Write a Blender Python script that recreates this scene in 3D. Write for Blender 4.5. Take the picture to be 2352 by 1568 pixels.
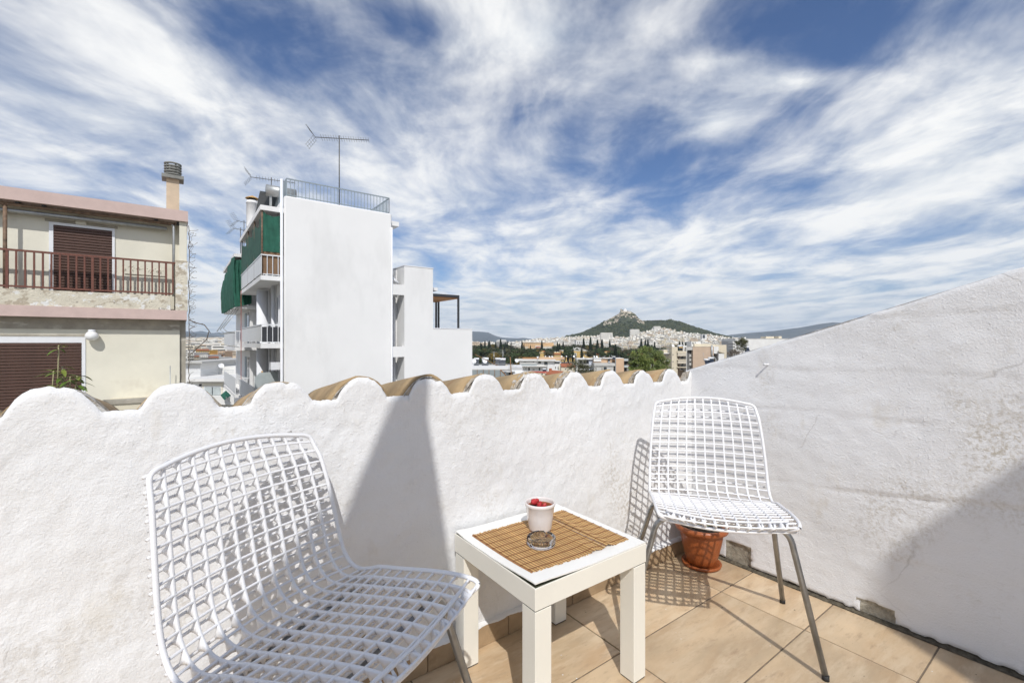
import bpy, math, random
from mathutils import Vector, Matrix, noise
random.seed(7); HAZE = True
for o in list(bpy.data.objects): bpy.data.objects.remove(o)
scene = bpy.context.scene
COL = scene.collection
# ---------------------------------------------------------------- camera
CAMH = 1.117; F = 1045.3
cam_d = bpy.data.cameras.new('camera'); cam = bpy.data.objects.new('camera', cam_d); COL.objects.link(cam)
cam.location = (0, 0, CAMH); cam.rotation_euler = (math.pi/2, 0, 0)
cam_d.sensor_width = 36; cam_d.lens = 16.0; cam_d.clip_start = 0.02; cam_d.clip_end = 60000
scene.camera = cam
# ---------------------------------------------------------------- sun and sky
LIGHT = Vector((-0.13, 1.0, -1.067)).normalized()          # direction the sunlight travels
SUN_EL = math.asin(-LIGHT.z)
SUN_AZ = math.atan2(-LIGHT.x, -LIGHT.y)                    # measured from +Y towards +X
cy = scene.cycles; cy.max_bounces = 7; cy.diffuse_bounces = 3; cy.glossy_bounces = 3; cy.transmission_bounces = 7; cy.volume_bounces = 0; cy.use_light_tree = False
sun_d = bpy.data.lights.new('sun', 'SUN'); sun_d.energy = 3.45; sun_d.angle = math.radians(0.55)
sun_d.color = (1.0, 0.975, 0.94)
sun = bpy.data.objects.new('sun', sun_d); COL.objects.link(sun)
sun.rotation_euler = LIGHT.to_track_quat('-Z', 'Y').to_euler(); sun.location = (0, -30, 40)
scene.view_settings.view_transform = 'Standard'; scene.view_settings.look = 'None'
scene.view_settings.exposure = 0.0; scene.view_settings.gamma = 1.0
scene.view_settings.use_curve_mapping = False
world = bpy.data.worlds.new('World'); scene.world = world; world.use_nodes = True
def build_world():
    nt = world.node_tree; N = nt.nodes; L = nt.links; N.clear()
    out = N.new('ShaderNodeOutputWorld'); bg = N.new('ShaderNodeBackground'); L.new(bg.outputs[0], out.inputs[0])
    bg.inputs[1].default_value = 0.12
    sky = N.new('ShaderNodeTexSky'); sky.sky_type = 'NISHITA'; sky.sun_disc = False
    sky.sun_elevation = SUN_EL; sky.sun_rotation = SUN_AZ; sky.altitude = 100
    sky.air_density = 1.0; sky.dust_density = 0.6; sky.ozone_density = 2.5
    def M(op, a, b=None, c=None, clamp=False):
        n = N.new('ShaderNodeMath'); n.operation = op; n.use_clamp = clamp
        for i, v in enumerate((a, b, c)):
            if v is None: continue
            if isinstance(v, (int, float)): n.inputs[i].default_value = v
            else: L.new(v, n.inputs[i])
        return n.outputs[0]
    tc = N.new('ShaderNodeTexCoord'); sep = N.new('ShaderNodeSeparateXYZ'); L.new(tc.outputs['Generated'], sep.inputs[0])
    zz = M('MAXIMUM', sep.outputs[2], 0.0); zd = M('ADD', zz, 0.10)
    pxn = M('DIVIDE', sep.outputs[0], zd); pyn = M('DIVIDE', sep.outputs[1], zd)
    comb = N.new('ShaderNodeCombineXYZ'); L.new(pxn, comb.inputs[0]); L.new(pyn, comb.inputs[1])
    def mapping(vec, loc, rot, sc):
        m = N.new('ShaderNodeMapping'); m.inputs['Location'].default_value = loc
        m.inputs['Rotation'].default_value = (0, 0, math.radians(rot)); m.inputs['Scale'].default_value = sc
        L.new(vec, m.inputs[0]); return m.outputs[0]
    def nz(vec, sc, det, rough, dist=0.0):
        n = N.new('ShaderNodeTexNoise'); n.inputs['Scale'].default_value = sc; n.inputs['Detail'].default_value = det
        n.inputs['Roughness'].default_value = rough; n.inputs['Distortion'].default_value = dist
        L.new(vec, n.inputs['Vector']); return n
    # wind warp
    w = nz(comb.outputs[0], 0.9, 2, 0.5); 
    sub = N.new('ShaderNodeVectorMath'); sub.operation = 'SUBTRACT'; L.new(w.outputs['Color'], sub.inputs[0]); sub.inputs[1].default_value = (.5, .5, .5)
    scl = N.new('ShaderNodeVectorMath'); scl.operation = 'SCALE'; L.new(sub.outputs[0], scl.inputs[0]); scl.inputs['Scale'].default_value = 0.5
    add = N.new('ShaderNodeVectorMath'); L.new(comb.outputs[0], add.inputs[0]); L.new(scl.outputs[0], add.inputs[1])
    P = add.outputs[0]
    big = nz(mapping(P, WC[0], 20, (0.55, 0.55, 1)), 1.0, 2, 0.5).outputs[0]
    streak = nz(mapping(P, WC[1], -16, (2.1, 0.75, 1)), 1.0, 6, 0.57, 0.4).outputs[0]
    puff = nz(mapping(P, WC[2], 10, (2.1, 1.6, 1)), 1.0, 6, 0.60, 0.2).outputs[0]
    fine = nz(mapping(P, (3, 5, 0), -18, (8, 3.2, 1)), 1.0, 4, 0.65, 0.4).outputs[0]
    s = M('ADD', M('MULTIPLY', big, WK[0]), M('MULTIPLY', streak, WK[1]))
    s = M('ADD', s, M('MULTIPLY', puff, WK[2])); s = M('ADD', s, M('MULTIPLY', fine, WK[3]))
    # broad banks of cloud and openings of blue (positions on the cloud deck: x, y, radius x, radius y, amount)
    for (cx, cy, rx, ry, am) in WB:
        mp = N.new('ShaderNodeMapping'); mp.inputs['Scale'].default_value = (1/(1.9*rx), 1/(1.9*ry), 1); mp.inputs['Location'].default_value = (-cx/(1.9*rx), -cy/(1.9*ry), 0); L.new(comb.outputs[0], mp.inputs[0])
        gt = N.new('ShaderNodeTexGradient'); gt.gradient_type = 'QUADRATIC_SPHERE'; L.new(mp.outputs[0], gt.inputs[0]); s = M('MULTIPLY_ADD', gt.outputs[1], am*1.25, s)
    # far deck near the horizon is seen edge-on: denser
    hz = M('POWER', M('SUBTRACT', 1.0, zz), 5.0); s = M('MULTIPLY_ADD', hz, WK[5], s)
    mr = N.new('ShaderNodeMapRange'); mr.interpolation_type = 'SMOOTHSTEP'; L.new(s, mr.inputs[0])
    mr.inputs[1].default_value = WK[4]; mr.inputs[2].default_value = WK[4]+WK[6]
    cov = mr.outputs[0]
    # thickness shading of the clouds: thin veil bluish, thick part white with greyer cores
    shade = puff
    cr = N.new('ShaderNodeValToRGB'); L.new(shade, cr.inputs[0])
    cr.color_ramp.elements[0].position = 0.30; cr.color_ramp.elements[0].color = (5.3, 5.8, 6.5, 1)
    cr.color_ramp.elements[1].position = 0.58; cr.color_ramp.elements[1].color = (8.6, 8.6, 8.5, 1)
    mix = N.new('ShaderNodeMixRGB'); L.new(cov, mix.inputs[0]); 
    hs = N.new('ShaderNodeMixRGB'); hs.blend_type = 'MULTIPLY'; hs.inputs[0].default_value = 1; L.new(sky.outputs[0], hs.inputs[1]); hs.inputs[2].default_value = WS
    L.new(hs.outputs[0], mix.inputs[1]); L.new(cr.outputs[0], mix.inputs[2]); L.new(mix.outputs[0], bg.inputs[0])
def deck(x, y):                    # photo bearing -> position on the cloud deck
    tx, ty = (x-1176)/F, (784-y)/F; n = math.sqrt(1+tx*tx+ty*ty); zd = max(0, ty/n)+.10; return tx/n/zd, 1/n/zd
def bank(x, y, rx, ry, am):
    a = deck(x, y); b = deck(x+rx, y); c = deck(x, y-ry); return (a[0], a[1], abs(b[0]-a[0]), abs(c[1]-a[1]), am)
WC = [(1.3, .4, 0), (.2, 2.1, 0), (4.1, 1.7, 0)]
WK = [0.34, 0.66, 0.80, 0.13, 0.775, 0.36, 0.52]
WB = [bank(*q) for q in ((1240, 90, 210, 130, .26), (250, 280, 330, 220, .13), (820, 240, 200, 90, .10), (2180, 400, 300, 230, .30), (1150, 470, 250, 120, .10), (1480, 545, 230, 60, .16), (700, 420, 200, 60, .10), (1640, 285, 80, 60, .30), (1600, 380, 40, 50, .14), (1830, 185, 190, 40, .22), (1650, 140, 90, 30, .14), (1230, 330, 60, 90, .12),
    (1560, 390, 260, 120, -.20), (1820, 60, 230, 100, -.09), (1300, 300, 120, 80, -.10), (950, 60, 90, 60, -.15), (600, 60, 160, 80, -.10), (1150, 330, 90, 60, -.04))]
WS = (0.54, 0.66, 0.86, 1)
build_world()
# ---------------------------------------------------------------- frames
RZ = math.radians(36.3); CS, SN = math.cos(RZ), math.sin(RZ)      # terrace axes: u along the parapet, v away from the terrace
def W(u, v, z=0.0): return Vector((CS*u - SN*v, SN*u + CS*v, z))
def uvp(x, y, v):                                                # point of the photo on the vertical plane v
    t = (x-1176)/F; d = v/(CS - SN*t); return d*(CS*t+SN), CAMH-(y-784)*d/F
def upv(x, y, u):
    t = (x-1176)/F; d = u/(CS*t+SN); return d*(CS-SN*t), CAMH-(y-784)*d/F
def at(x, y, d): return Vector(((x-1176)/F*d, d, CAMH-(y-784)*d/F))
# ---------------------------------------------------------------- mesh builder
class MB:
    def __init__(s): s.v = []; s.f = []; s.m = []; s.sm = []
    def add(s, vs, fs, mi=0, smooth=False):
        b = len(s.v); s.v += [tuple(p) for p in vs]
        for f in fs: s.f.append([b+i for i in f]); s.m.append(mi); s.sm.append(smooth)
        return s
    def box(s, x0, x1, y0, y1, z0, z1, mi=0):
        if x0 > x1: x0, x1 = x1, x0
        if y0 > y1: y0, y1 = y1, y0
        if z0 > z1: z0, z1 = z1, z0
        v = [(x0,y0,z0),(x1,y0,z0),(x1,y1,z0),(x0,y1,z0),(x0,y0,z1),(x1,y0,z1),(x1,y1,z1),(x0,y1,z1)]
        return s.add(v, [(3,2,1,0),(4,5,6,7),(0,1,5,4),(1,2,6,5),(2,3,7,6),(3,0,4,7)], mi)
    def bbox(s, x0, x1, y0, y1, z0, z1, b=0.004, mi=0):          # box with chamfered upright and top edges
        P = [(x0+b,y0),(x1-b,y0),(x1,y0+b),(x1,y1-b),(x1-b,y1),(x0+b,y1),(x0,y1-b),(x0,y0+b)]
        cx, cy = (x0+x1)/2, (y0+y1)/2
        def ring(z, k): return [(cx+(px-cx)*(1-2*k/(x1-x0)), cy+(py-cy)*(1-2*k/(y1-y0)), z) for px, py in P]
        v = ring(z0, b)+ring(z0+b, 0)+ring(z1-b, 0)+ring(z1, b)
        f = [tuple(range(7,-1,-1)), tuple(range(24,32))]
        for r in range(3):
            for i in range(8): j = (i+1) % 8; f.append((r*8+i, r*8+j, r*8+8+j, r*8+8+i))
        return s.add(v, f, mi)
    def tube(s, pts, r, n=8, mi=0, cap=True, r1=None):
        pts = [Vector(p) for p in pts]; vs = []; fs = []; m = len(pts)
        up = None
        for i, p in enumerate(pts):
            t = (pts[min(i+1,m-1)]-pts[max(i-1,0)]).normalized()
            if up is None:
                a = Vector((0,0,1)) if abs(t.z) < .9 else Vector((1,0,0)); up = (a-t*a.dot(t)).normalized()
            else: up = (up-t*up.dot(t)).normalized()
            sd = t.cross(up); rr = r if r1 is None else r+(r1-r)*i/(m-1)
            for k in range(n):
                an = 2*math.pi*k/n; vs.append(p+(up*math.cos(an)+sd*math.sin(an))*rr)
        for i in range(m-1):
            for k in range(n): j = (k+1) % n; fs.append((i*n+k, i*n+j, i*n+n+j, i*n+n+k))
        if cap: fs.append(tuple(range(n-1,-1,-1))); fs.append(tuple(range((m-1)*n, m*n)))
        return s.add(vs, fs, mi, n > 5)
    def lathe(s, prof, n=32, c=(0,0,0), mi=0, smooth=True):
        vs = []; fs = []
        for r, z in prof:
            for k in range(n): an = 2*math.pi*k/n; vs.append((c[0]+r*math.cos(an), c[1]+r*math.sin(an), c[2]+z))
        for i in range(len(prof)-1):
            for k in range(n): j = (k+1) % n; fs.append((i*n+k, i*n+j, i*n+n+j, i*n+n+k))
        return s.add(vs, fs, mi, smooth)
    def prism(s, poly, off, mi=0):                               # polygon swept by an offset vector
        n = len(poly); a = [Vector(p) for p in poly]; b = [p+Vector(off) for p in a]
        f = [tuple(range(n-1,-1,-1)), tuple(range(n, 2*n))]+[(i, (i+1) % n, n+(i+1) % n, n+i) for i in range(n)]
        return s.add(a+b, f, mi)
    def mesh(s, name, mats, base=(0,0,0)):
        me = bpy.data.meshes.new(name)
        bx, by, bz = base
        me.from_pydata([(x-bx, y-by, z-bz) for x, y, z in s.v], [], s.f)
        for m in (mats if isinstance(mats, (list, tuple)) else [mats]): me.materials.append(m)
        me.polygons.foreach_set('material_index', s.m); me.polygons.foreach_set('use_smooth', s.sm)
        me.update(); return me
def tag(o, label=None, cat=None, group=None, kind=None):
    if label: o['label'] = label
    if cat: o['category'] = cat
    if group: o['group'] = group
    if kind: o['kind'] = kind
    return o
BASE = {}
def thing(name, label, cat, base=(0,0,0), group=None, rot=None, kind=None):
    """Empty at a thing's base; base is given in the frame that rot turns (terrace frame unless told otherwise)"""
    rot = RZ if rot is None else rot
    o = bpy.data.objects.new(name, None); COL.objects.link(o); o.empty_display_size = .1
    o.rotation_euler = (0, 0, rot); o.location = Matrix.Rotation(rot, 3, 'Z') @ Vector(base); BASE[o.name] = tuple(base)
    return tag(o, label, cat, group, kind)
def part(mb, name, mats, parent, label=None, kind=None):
    base = BASE[parent.name]; o = bpy.data.objects.new(name, mb.mesh(name, mats, base)); COL.objects.link(o)
    o.parent = parent; BASE[o.name] = base
    return tag(o, label, None, None, kind)
def solo(mb, name, mats, label=None, cat=None, base=(0,0,0), group=None, rot=None, kind=None):
    rot = RZ if rot is None else rot
    o = bpy.data.objects.new(name, mb.mesh(name, mats, base)); COL.objects.link(o)
    o.rotation_euler = (0, 0, rot); o.location = Matrix.Rotation(rot, 3, 'Z') @ Vector(base); BASE[o.name] = tuple(base)
    return tag(o, label, cat, group, kind)
def share(me, name, parent, loc=(0,0,0), rot=(0,0,0), scale=(1,1,1)):
    """a part that shares mesh data; loc is relative to the parent"""
    o = bpy.data.objects.new(name, me); COL.objects.link(o); o.parent = parent
    o.location = loc; o.rotation_euler = rot; o.scale = scale; BASE[o.name] = (0,0,0); return o
def rel(p, parent): b = BASE[parent.name]; return (p[0]-b[0], p[1]-b[1], p[2]-b[2])
# ---------------------------------------------------------------- materials
def mat(name, col, rough=.8, var=.12, scale=6.0, bump=0.0, bscale=60.0, metal=0.0, spec=None, stain=None, rand=0.0,
        stretch=(1,1,1), bstretch=(1,1,1), coat=0.0, bdist=.01, detail=5):
    """procedural material: base colour with noise variation, optional second stain colour (col, amount threshold, scale), bump"""
    m = bpy.data.materials.new(name); m.use_nodes = True; nt = m.node_tree; N = nt.nodes; L = nt.links
    b = N['Principled BSDF']; b.inputs['Roughness'].default_value = rough; b.inputs['Metallic'].default_value = metal
    if spec is not None: b.inputs['Specular IOR Level'].default_value = spec
    if coat: b.inputs['Coat Weight'].default_value = coat
    tc = N.new('ShaderNodeTexCoord')
    def vec(st, ro=True):
        mp = N.new('ShaderNodeMapping'); mp.inputs['Scale'].default_value = st; L.new(tc.outputs['Object'], mp.inputs[0])
        if rand:
            oi = N.new('ShaderNodeObjectInfo'); ml = N.new('ShaderNodeMath'); ml.operation = 'MULTIPLY'; ml.inputs[1].default_value = 37.0
            L.new(oi.outputs['Random'], ml.inputs[0]); cx = N.new('ShaderNodeCombineXYZ')
            for i in range(3): L.new(ml.outputs[0], cx.inputs[i])
            L.new(cx.outputs[0], mp.inputs['Location'])
        return mp.outputs[0]
    def noi(sc, st, det=5, ro=.6):
        n = N.new('ShaderNodeTexNoise'); n.inputs['Scale'].default_value = sc; n.inputs['Detail'].default_value = det
        n.inputs['Roughness'].default_value = ro; L.new(vec(st), n.inputs['Vector']); return n.outputs[0]
    c = Vector(col[:3])
    r = N.new('ShaderNodeValToRGB'); r.color_ramp.elements[0].position = .3; r.color_ramp.elements[1].position = .7
    r.color_ramp.elements[0].color = (*[max(0, x*(1-var)) for x in c], 1); r.color_ramp.elements[1].color = (*[min(.95, x*(1+var)) for x in c], 1)
    L.new(noi(scale, stretch, detail), r.inputs[0]); cout = r.outputs[0]
    for st in (stain or []):
        scol, lo, hi, ssc, sst = st
        mr = N.new('ShaderNodeMapRange'); mr.inputs[1].default_value = lo; mr.inputs[2].default_value = hi
        L.new(noi(ssc, sst, 8, .65), mr.inputs[0]); mx = N.new('ShaderNodeMixRGB'); L.new(mr.outputs[0], mx.inputs[0])
        L.new(cout, mx.inputs[1]); mx.inputs[2].default_value = (*scol, 1); cout = mx.outputs[0]
    if rand:
        oi = N.new('ShaderNodeObjectInfo'); hsv = N.new('ShaderNodeHueSaturation'); mr = N.new('ShaderNodeMapRange')
        mr.inputs[3].default_value = 1-rand; mr.inputs[4].default_value = 1+rand*.6; L.new(oi.outputs['Random'], mr.inputs[0])
        L.new(mr.outputs[0], hsv.inputs['Value']); L.new(cout, hsv.inputs['Color']); cout = hsv.outputs[0]
    L.new(cout, b.inputs['Base Color'])
    if bump:
        bp = N.new('ShaderNodeBump'); bp.inputs['Strength'].default_value = bump; bp.inputs['Distance'].default_value = bdist
        L.new(noi(bscale, bstretch, 6, .6), bp.inputs['Height']); L.new(bp.outputs[0], b.inputs['Normal'])
    return m
def glass(name, col=(1,1,1), rough=0.0, ior=1.5):
    m = bpy.data.materials.new(name); m.use_nodes = True; b = m.node_tree.nodes['Principled BSDF']
    b.inputs['Base Color'].default_value = (*col, 1); b.inputs['Transmission Weight'].default_value = 1; b.inputs['Roughness'].default_value = rough; b.inputs['IOR'].default_value = ior
    return m
TAN = (.47,.40,.29)
m_plaster = mat('white_plaster', (.77,.77,.76), .85, .025, 3, .5, 95, stain=[((.60,.55,.44), .66, .80, 5.5, (1,1,1.4)), ((.42,.40,.36), .735, .79, 22, (1,1,1))], bstretch=(1,1,1.7), bdist=.008)
m_plaster2 = mat('side_wall_plaster', (.78,.78,.78), .85, .03, 2, .5, 100, stain=[((.58,.52,.40), .62, .80, 3.2, (1,1,.8)), ((.36,.33,.28), .70, .76, 30, (1,1,1))], bdist=.008, bstretch=(1,1,1.8))
def plaster(name, col, seed, strokes, dirt, crack):
    m = bpy.data.materials.new(name); m.use_nodes = True; nt = m.node_tree; N = nt.nodes; L = nt.links
    b = N['Principled BSDF']; b.inputs['Roughness'].default_value = .88; b.inputs['Specular IOR Level'].default_value = .25
    tc = N.new('ShaderNodeTexCoord')
    def vec(sc, rot=(0,0,0)):
        mp = N.new('ShaderNodeMapping'); mp.inputs['Scale'].default_value = sc; mp.inputs['Rotation'].default_value = rot; mp.inputs['Location'].default_value = (seed, seed*.7, seed*1.3); L.new(tc.outputs['Object'], mp.inputs[0]); return mp.outputs[0]
    def noi(sc, det=5, ro=.6, st=(1,1,1), rot=(0,0,0)):
        n = N.new('ShaderNodeTexNoise'); n.inputs['Scale'].default_value = sc; n.inputs['Detail'].default_value = det; n.inputs['Roughness'].default_value = ro; L.new(vec(st, rot), n.inputs['Vector']); return n.outputs[0]
    def mr(x, a, c, lo=0., hi=1.):
        n = N.new('ShaderNodeMapRange'); n.inputs[1].default_value = a; n.inputs[2].default_value = c; n.inputs[3].default_value = lo; n.inputs[4].default_value = hi; L.new(x, n.inputs[0]); return n.outputs[0]
    def mm(op, x, y):
        n = N.new('ShaderNodeMath'); n.operation = op
        for i, q in enumerate((x, y)):
            if isinstance(q, (int, float)): n.inputs[i].default_value = q
            else: L.new(q, n.inputs[i])
        return n.outputs[0]
    def mixc(f, a, c):
        n = N.new('ShaderNodeMixRGB'); L.new(f, n.inputs[0])
        for i, q in ((1, a), (2, c)):
            if isinstance(q, tuple): n.inputs[i].default_value = (*q, 1)
            else: L.new(q, n.inputs[i])
        return n.outputs[0]
    c = mixc(mr(noi(2.2, 4, .6), .35, .7), col, tuple(x*.93 for x in col))
    speck = mm('MULTIPLY', mr(noi(2.1, 4, .6, (1, 1, .8)), .52, .70), mr(noi(75, 3, .7), .44, .64))
    c = mixc(mm('MULTIPLY', speck, dirt), c, (.42, .37, .29))
    blot = mm('MULTIPLY', mr(noi(5.5, 4, .65, (1, 1, .55)), .60, .76), dirt*.6); c = mixc(blot, c, (.56, .50, .39))
    pits = mr(noi(140, 2, .5), .735, .78); pits = mm('MULTIPLY', pits, mr(noi(9, 2, .5), .5, .62)); c = mixc(mm('MULTIPLY', pits, .8), c, (.22, .20, .17))
    v = N.new('ShaderNodeTexVoronoi'); v.feature = 'DISTANCE_TO_EDGE'; v.inputs['Scale'].default_value = 2.3; wv = N.new('ShaderNodeMixRGB'); wv.inputs[0].default_value = .12; L.new(vec((1, 1, 1)), wv.inputs[1])
    nn = N.new('ShaderNodeTexNoise'); nn.inputs['Scale'].default_value = 7; nn.inputs['Detail'].default_value = 6; L.new(vec((1, 1, 1)), nn.inputs['Vector']); L.new(nn.outputs['Color'], wv.inputs[2]); L.new(wv.outputs[0], v.inputs['Vector'])
    line = mr(v.outputs[0], .0, .010, 1., 0.); line = mm('MULTIPLY', line, mr(noi(3.1, 3, .5), .52, .62)); c = mixc(mm('MULTIPLY', line, crack), c, (.33, .31, .28)); L.new(c, b.inputs['Base Color'])
    amp = mr(noi(3.4, 3, .5), .35, .68, .35, 1.25)
    h = mm('MULTIPLY', noi(150, 3, .7), .85); h = mm('ADD', h, mm('MULTIPLY', noi(40, 4, .65, strokes[0], strokes[1]), mm('MULTIPLY', amp, .42))); h = mm('ADD', h, mm('MULTIPLY', mr(noi(70, 2, .5), .58, .70), mm('MULTIPLY', amp, .35)))
    h = mm('SUBTRACT', h, mm('MULTIPLY', line, crack*.6)); h = mm('SUBTRACT', h, mm('MULTIPLY', pits, .7))
    bp = N.new('ShaderNodeBump'); bp.inputs['Strength'].default_value = .42; bp.inputs['Distance'].default_value = .006; L.new(h, bp.inputs['Height']); L.new(bp.outputs[0], b.inputs['Normal'])
    return m
m_plaster = plaster('white_plaster', (.775,.777,.777), 3.1, ((.55, 1, 2.4), (0, .5, 0)), .75, .12)
m_plaster2 = plaster('side_wall_plaster', (.775,.778,.785), 8.7, ((1, .8, 2.2), (.4, 0, 0)), .85, .35)
m_darkbrown = mat('dark_brown', (.10,.085,.06), .95, .5, 60, .8, 90)
m_conc = mat('bare_concrete', (.33,.30,.24), .95, .35, 40, .8, 120, bdist=.006)
m_mortar = mat('crumbling_mortar', (.40,.35,.28), .95, .4, 50, .9, 90, bdist=.01, stain=[((.68,.66,.62), .5, .62, 30, (1,1,1)), ((.13,.10,.06), .62, .7, 60, (1,1,1))])
m_rooftile = mat('clay_roof_tile', (.40,.285,.155), .85, .25, 9, .35, 110, stain=[((.30,.15,.07), .60, .75, 8, (1,1,1)), ((.50,.38,.22), .58, .74, 30, (1,1,1))], rand=.14, bdist=.004)
m_tile = mat('stone_floor_tile', (.57,.43,.275), .34, .22, 3.2, .15, 90, stain=[((.47,.315,.18), .46, .72, 3.5, (.7,2.0,1)), ((.65,.52,.36), .48, .72, 7, (.6,2.4,1)), ((.42,.30,.19), .54, .74, 18, (.7,2.4,1)), ((.23,.17,.11), .66, .72, 55, (1,1.8,1))], rand=.10, stretch=(.7,2,1), bdist=.002)
m_skirt = mat('skirting_tile', (.40,.28,.165), .55, .22, 8, .2, 90, stain=[((.30,.20,.11), .55, .7, 10, (1,1,1)), ((.70,.68,.64), .66, .74, 26, (1,1,2))], rand=.1)
m_grout = mat('floor_grout', (.20,.155,.11), .95, .3, 30, .3, 200)
m_plastic = mat('white_plastic', (.80,.80,.81), .38, .02, 4, 0, spec=.5, stain=[((.66,.62,.54), .70, .78, 14, (1,1,1))])
m_chrome = mat('worn_chrome', (.30,.31,.32), .30, .2, 20, .05, 200, metal=.75)
m_rubber = mat('black_rubber', (.02,.02,.02), .7)
m_lack = mat('cream_laminate', (.80,.775,.69), .32, .03, 5, .03, 40, stain=[((.55,.50,.38), .72, .76, 30, (1,1,1))])
m_lacktop = mat('white_laminate_top', (.82,.81,.77), .35, .03, 5, .03, 30, stain=[((.52,.46,.35), .735, .76, 40, (1,1,1))])
m_core = mat('dark_board_edge', (.035,.04,.02), .9, .4, 50)
m_bamL = mat('pale_bamboo', (.58,.37,.15), .5, .15, 30, rand=.12, stretch=(1,.1,1))
m_bamD = mat('brown_bamboo', (.29,.135,.042), .5, .2, 30, rand=.15, stretch=(1,.1,1))
m_thread = mat('red_brown_thread', (.13,.02,.012), .9)
m_ceram = mat('glazed_white_ceramic', (.74,.69,.66), .12, .02, 5, coat=.5)
m_terra = mat('terracotta_plastic', (.31,.085,.024), .38, .1, 12, .5, 26, bdist=.006)
m_terrain_pot = mat('inner_clay_pot', (.30,.085,.03), .6, .1, 12)
m_soil = mat('potting_soil', (.035,.024,.015), .95, .6, 150, .9, 180, stain=[((.25,.2,.14), .68, .72, 160, (1,1,1))])
m_cactus = mat('red_cactus', (.50,.025,.03), .55, .3, 60, .5, 150, stain=[((.62,.20,.17), .56, .7, 70, (1,1,1))])
m_leaf = mat('plant_leaf', (.10,.17,.025), .45, .3, 12, rand=.2)
m_leaf2 = mat('young_leaf', (.16,.20,.03), .45, .25, 12)
m_stem = mat('plant_stem', (.30,.27,.15), .8, .3, 40)
m_glass = glass('clear_glass', (.96,.985,.98))
m_cream = mat('cream_render', (.66,.60,.46), .9, .05, 2, .3, 60, stain=[((.50,.45,.35), .62, .78, 1.6, (1,1,.6))])
m_creamL = mat('pale_cream_render', (.70,.67,.56), .9, .05, 1.5, .3, 60, stain=[((.60,.56,.46), .58, .75, 1.2, (1,1,1))])
m_pink = mat('faded_pink_paint', (.55,.42,.375), .85, .08, 3, .2, 40, stain=[((.40,.29,.25), .64, .74, 7, (.4,1,2))])
m_soffit = mat('grey_concrete', (.36,.33,.27), .95, .2, 3, .3, 40, stain=[((.5,.47,.4), .58, .62, 3, (.5,1,2))])
m_peel = mat('peeling_render', (.62,.57,.46), .95, .1, 5, .9, 20, bdist=.03, stain=[((.44,.38,.29), .54, .57, 3.0, (1,1,1.6)), ((.30,.27,.22), .63, .65, 5, (1,1,1.6)), ((.72,.71,.67), .56, .58, 3.6, (1,1,1.4))])
m_brown = mat('brown_shutter', (.09,.047,.034), .5, .1, 6)
m_rust = mat('rust_red_paint', (.15,.055,.036), .65, .25, 14, .2, 60)
m_rustpipe = mat('rusty_pipe', (.17,.11,.07), .7, .5, 10, .2, 60)
m_galv = mat('galvanised_metal', (.42,.43,.42), .45, .15, 10, metal=.6)
m_aerial = mat('dull_aerial_metal', (.13,.13,.125), .5, .2, 10, metal=.3)
m_twig = mat('dry_twig', (.10,.075,.05), .9, .3, 20)
m_alum = mat('white_aluminium', (.74,.75,.76), .4, .03, 8)
m_greyC = mat('grey_chimney_cap', (.22,.22,.20), .85, .2, 12, .2, 60)
m_stack = mat('chimney_render', (.58,.46,.33), .9, .1, 4, .3, 40)
m_globe = mat('opal_glass_globe', (.80,.80,.79), .2, .02, 5)
m_wwhite = mat('white_render', (.79,.785,.77), .88, .03, .5, .3, 25, stain=[((.68,.675,.66), .52, .75, .45, (1,1,.35)), ((.60,.59,.56), .66, .80, 2.2, (1.5,1,.25))])
m_wside = mat('white_side_render', (.74,.75,.77), .88, .03, 1, .2, 40)
m_rail = mat('blue_grey_rail', (.27,.32,.35), .5, .15, 10, stain=[((.26,.13,.06), .68, .74, 12, (1,1,1))])
m_net = mat('green_shade_net', (.02,.105,.07), .9, .22, 3, .5, 9, bdist=.04)
m_netD = mat('thin_green_net', (.04,.10,.075), .9, .2, 3, .4, 9, bdist=.04)
m_wood = mat('brown_fence_board', (.20,.12,.065), .75, .3, 5, stretch=(9,9,.6))
m_pergwood = mat('timber_soffit', (.42,.19,.06), .6, .2, 4, stretch=(1,8,1))
m_dark = mat('dark_steel', (.035,.037,.042), .5, .1)
m_winglass = mat('window_glass', (.045,.055,.065), .08, .3, 1, spec=.8)
m_shadeopen = mat('dim_opening', (.05,.05,.05), .9, .3, 2)
m_redpipe = mat('red_pipe', (.28,.05,.035), .5)
m_paleglass = mat('frosted_panel', (.40,.44,.44), .35, .1, 3)
m_balc = mat('white_metal_panel', (.70,.71,.71), .6, .04, 3, stain=[((.45,.28,.14), .70, .77, 5, (1,1,.35))])
m_ply = mat('raw_timber', (.55,.33,.12), .7, .2, 5)
# ================================================================ TERRACE
YW, XR = 1.42, 2.26
def fbm(x, y, z=0.0, o=3): return noise.fractal(Vector((x, y, z)), 1.0, 2.0, o)
# ---- floor slab (grout) with one object per tile
fl = solo(MB().box(-2.0, XR+.02, -2.7, YW+.02, -.2, -.0025), 'floor', m_grout, kind='structure')
TW, TH = .67, .3355
tile_me = {}
for i in range(-5, 4):
    for j in range(-12, 4):
        u0, u1 = 1.96+TW*(i-1), 1.96+TW*i; v1 = 1.0875+TH*j; v0 = v1-TH
        u0, u1, v0, v1 = max(u0, -2.0), min(u1, XR-.012), max(v0, -2.7), min(v1, YW-.004)
        if u1-u0 < .03 or v1-v0 < .03: continue
        g = .0028; key = (round(u1-u0, 4), round(v1-v0, 4))
        if key not in tile_me:
            tile_me[key] = MB().bbox(g, u1-u0-g, g, v1-v0-g, -.008, 0, .0012).mesh('tile', m_tile)
        share(tile_me[key], 'tile', fl, (u0, v0, random.uniform(-.0005, .0005)), (0,0,0))
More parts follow.
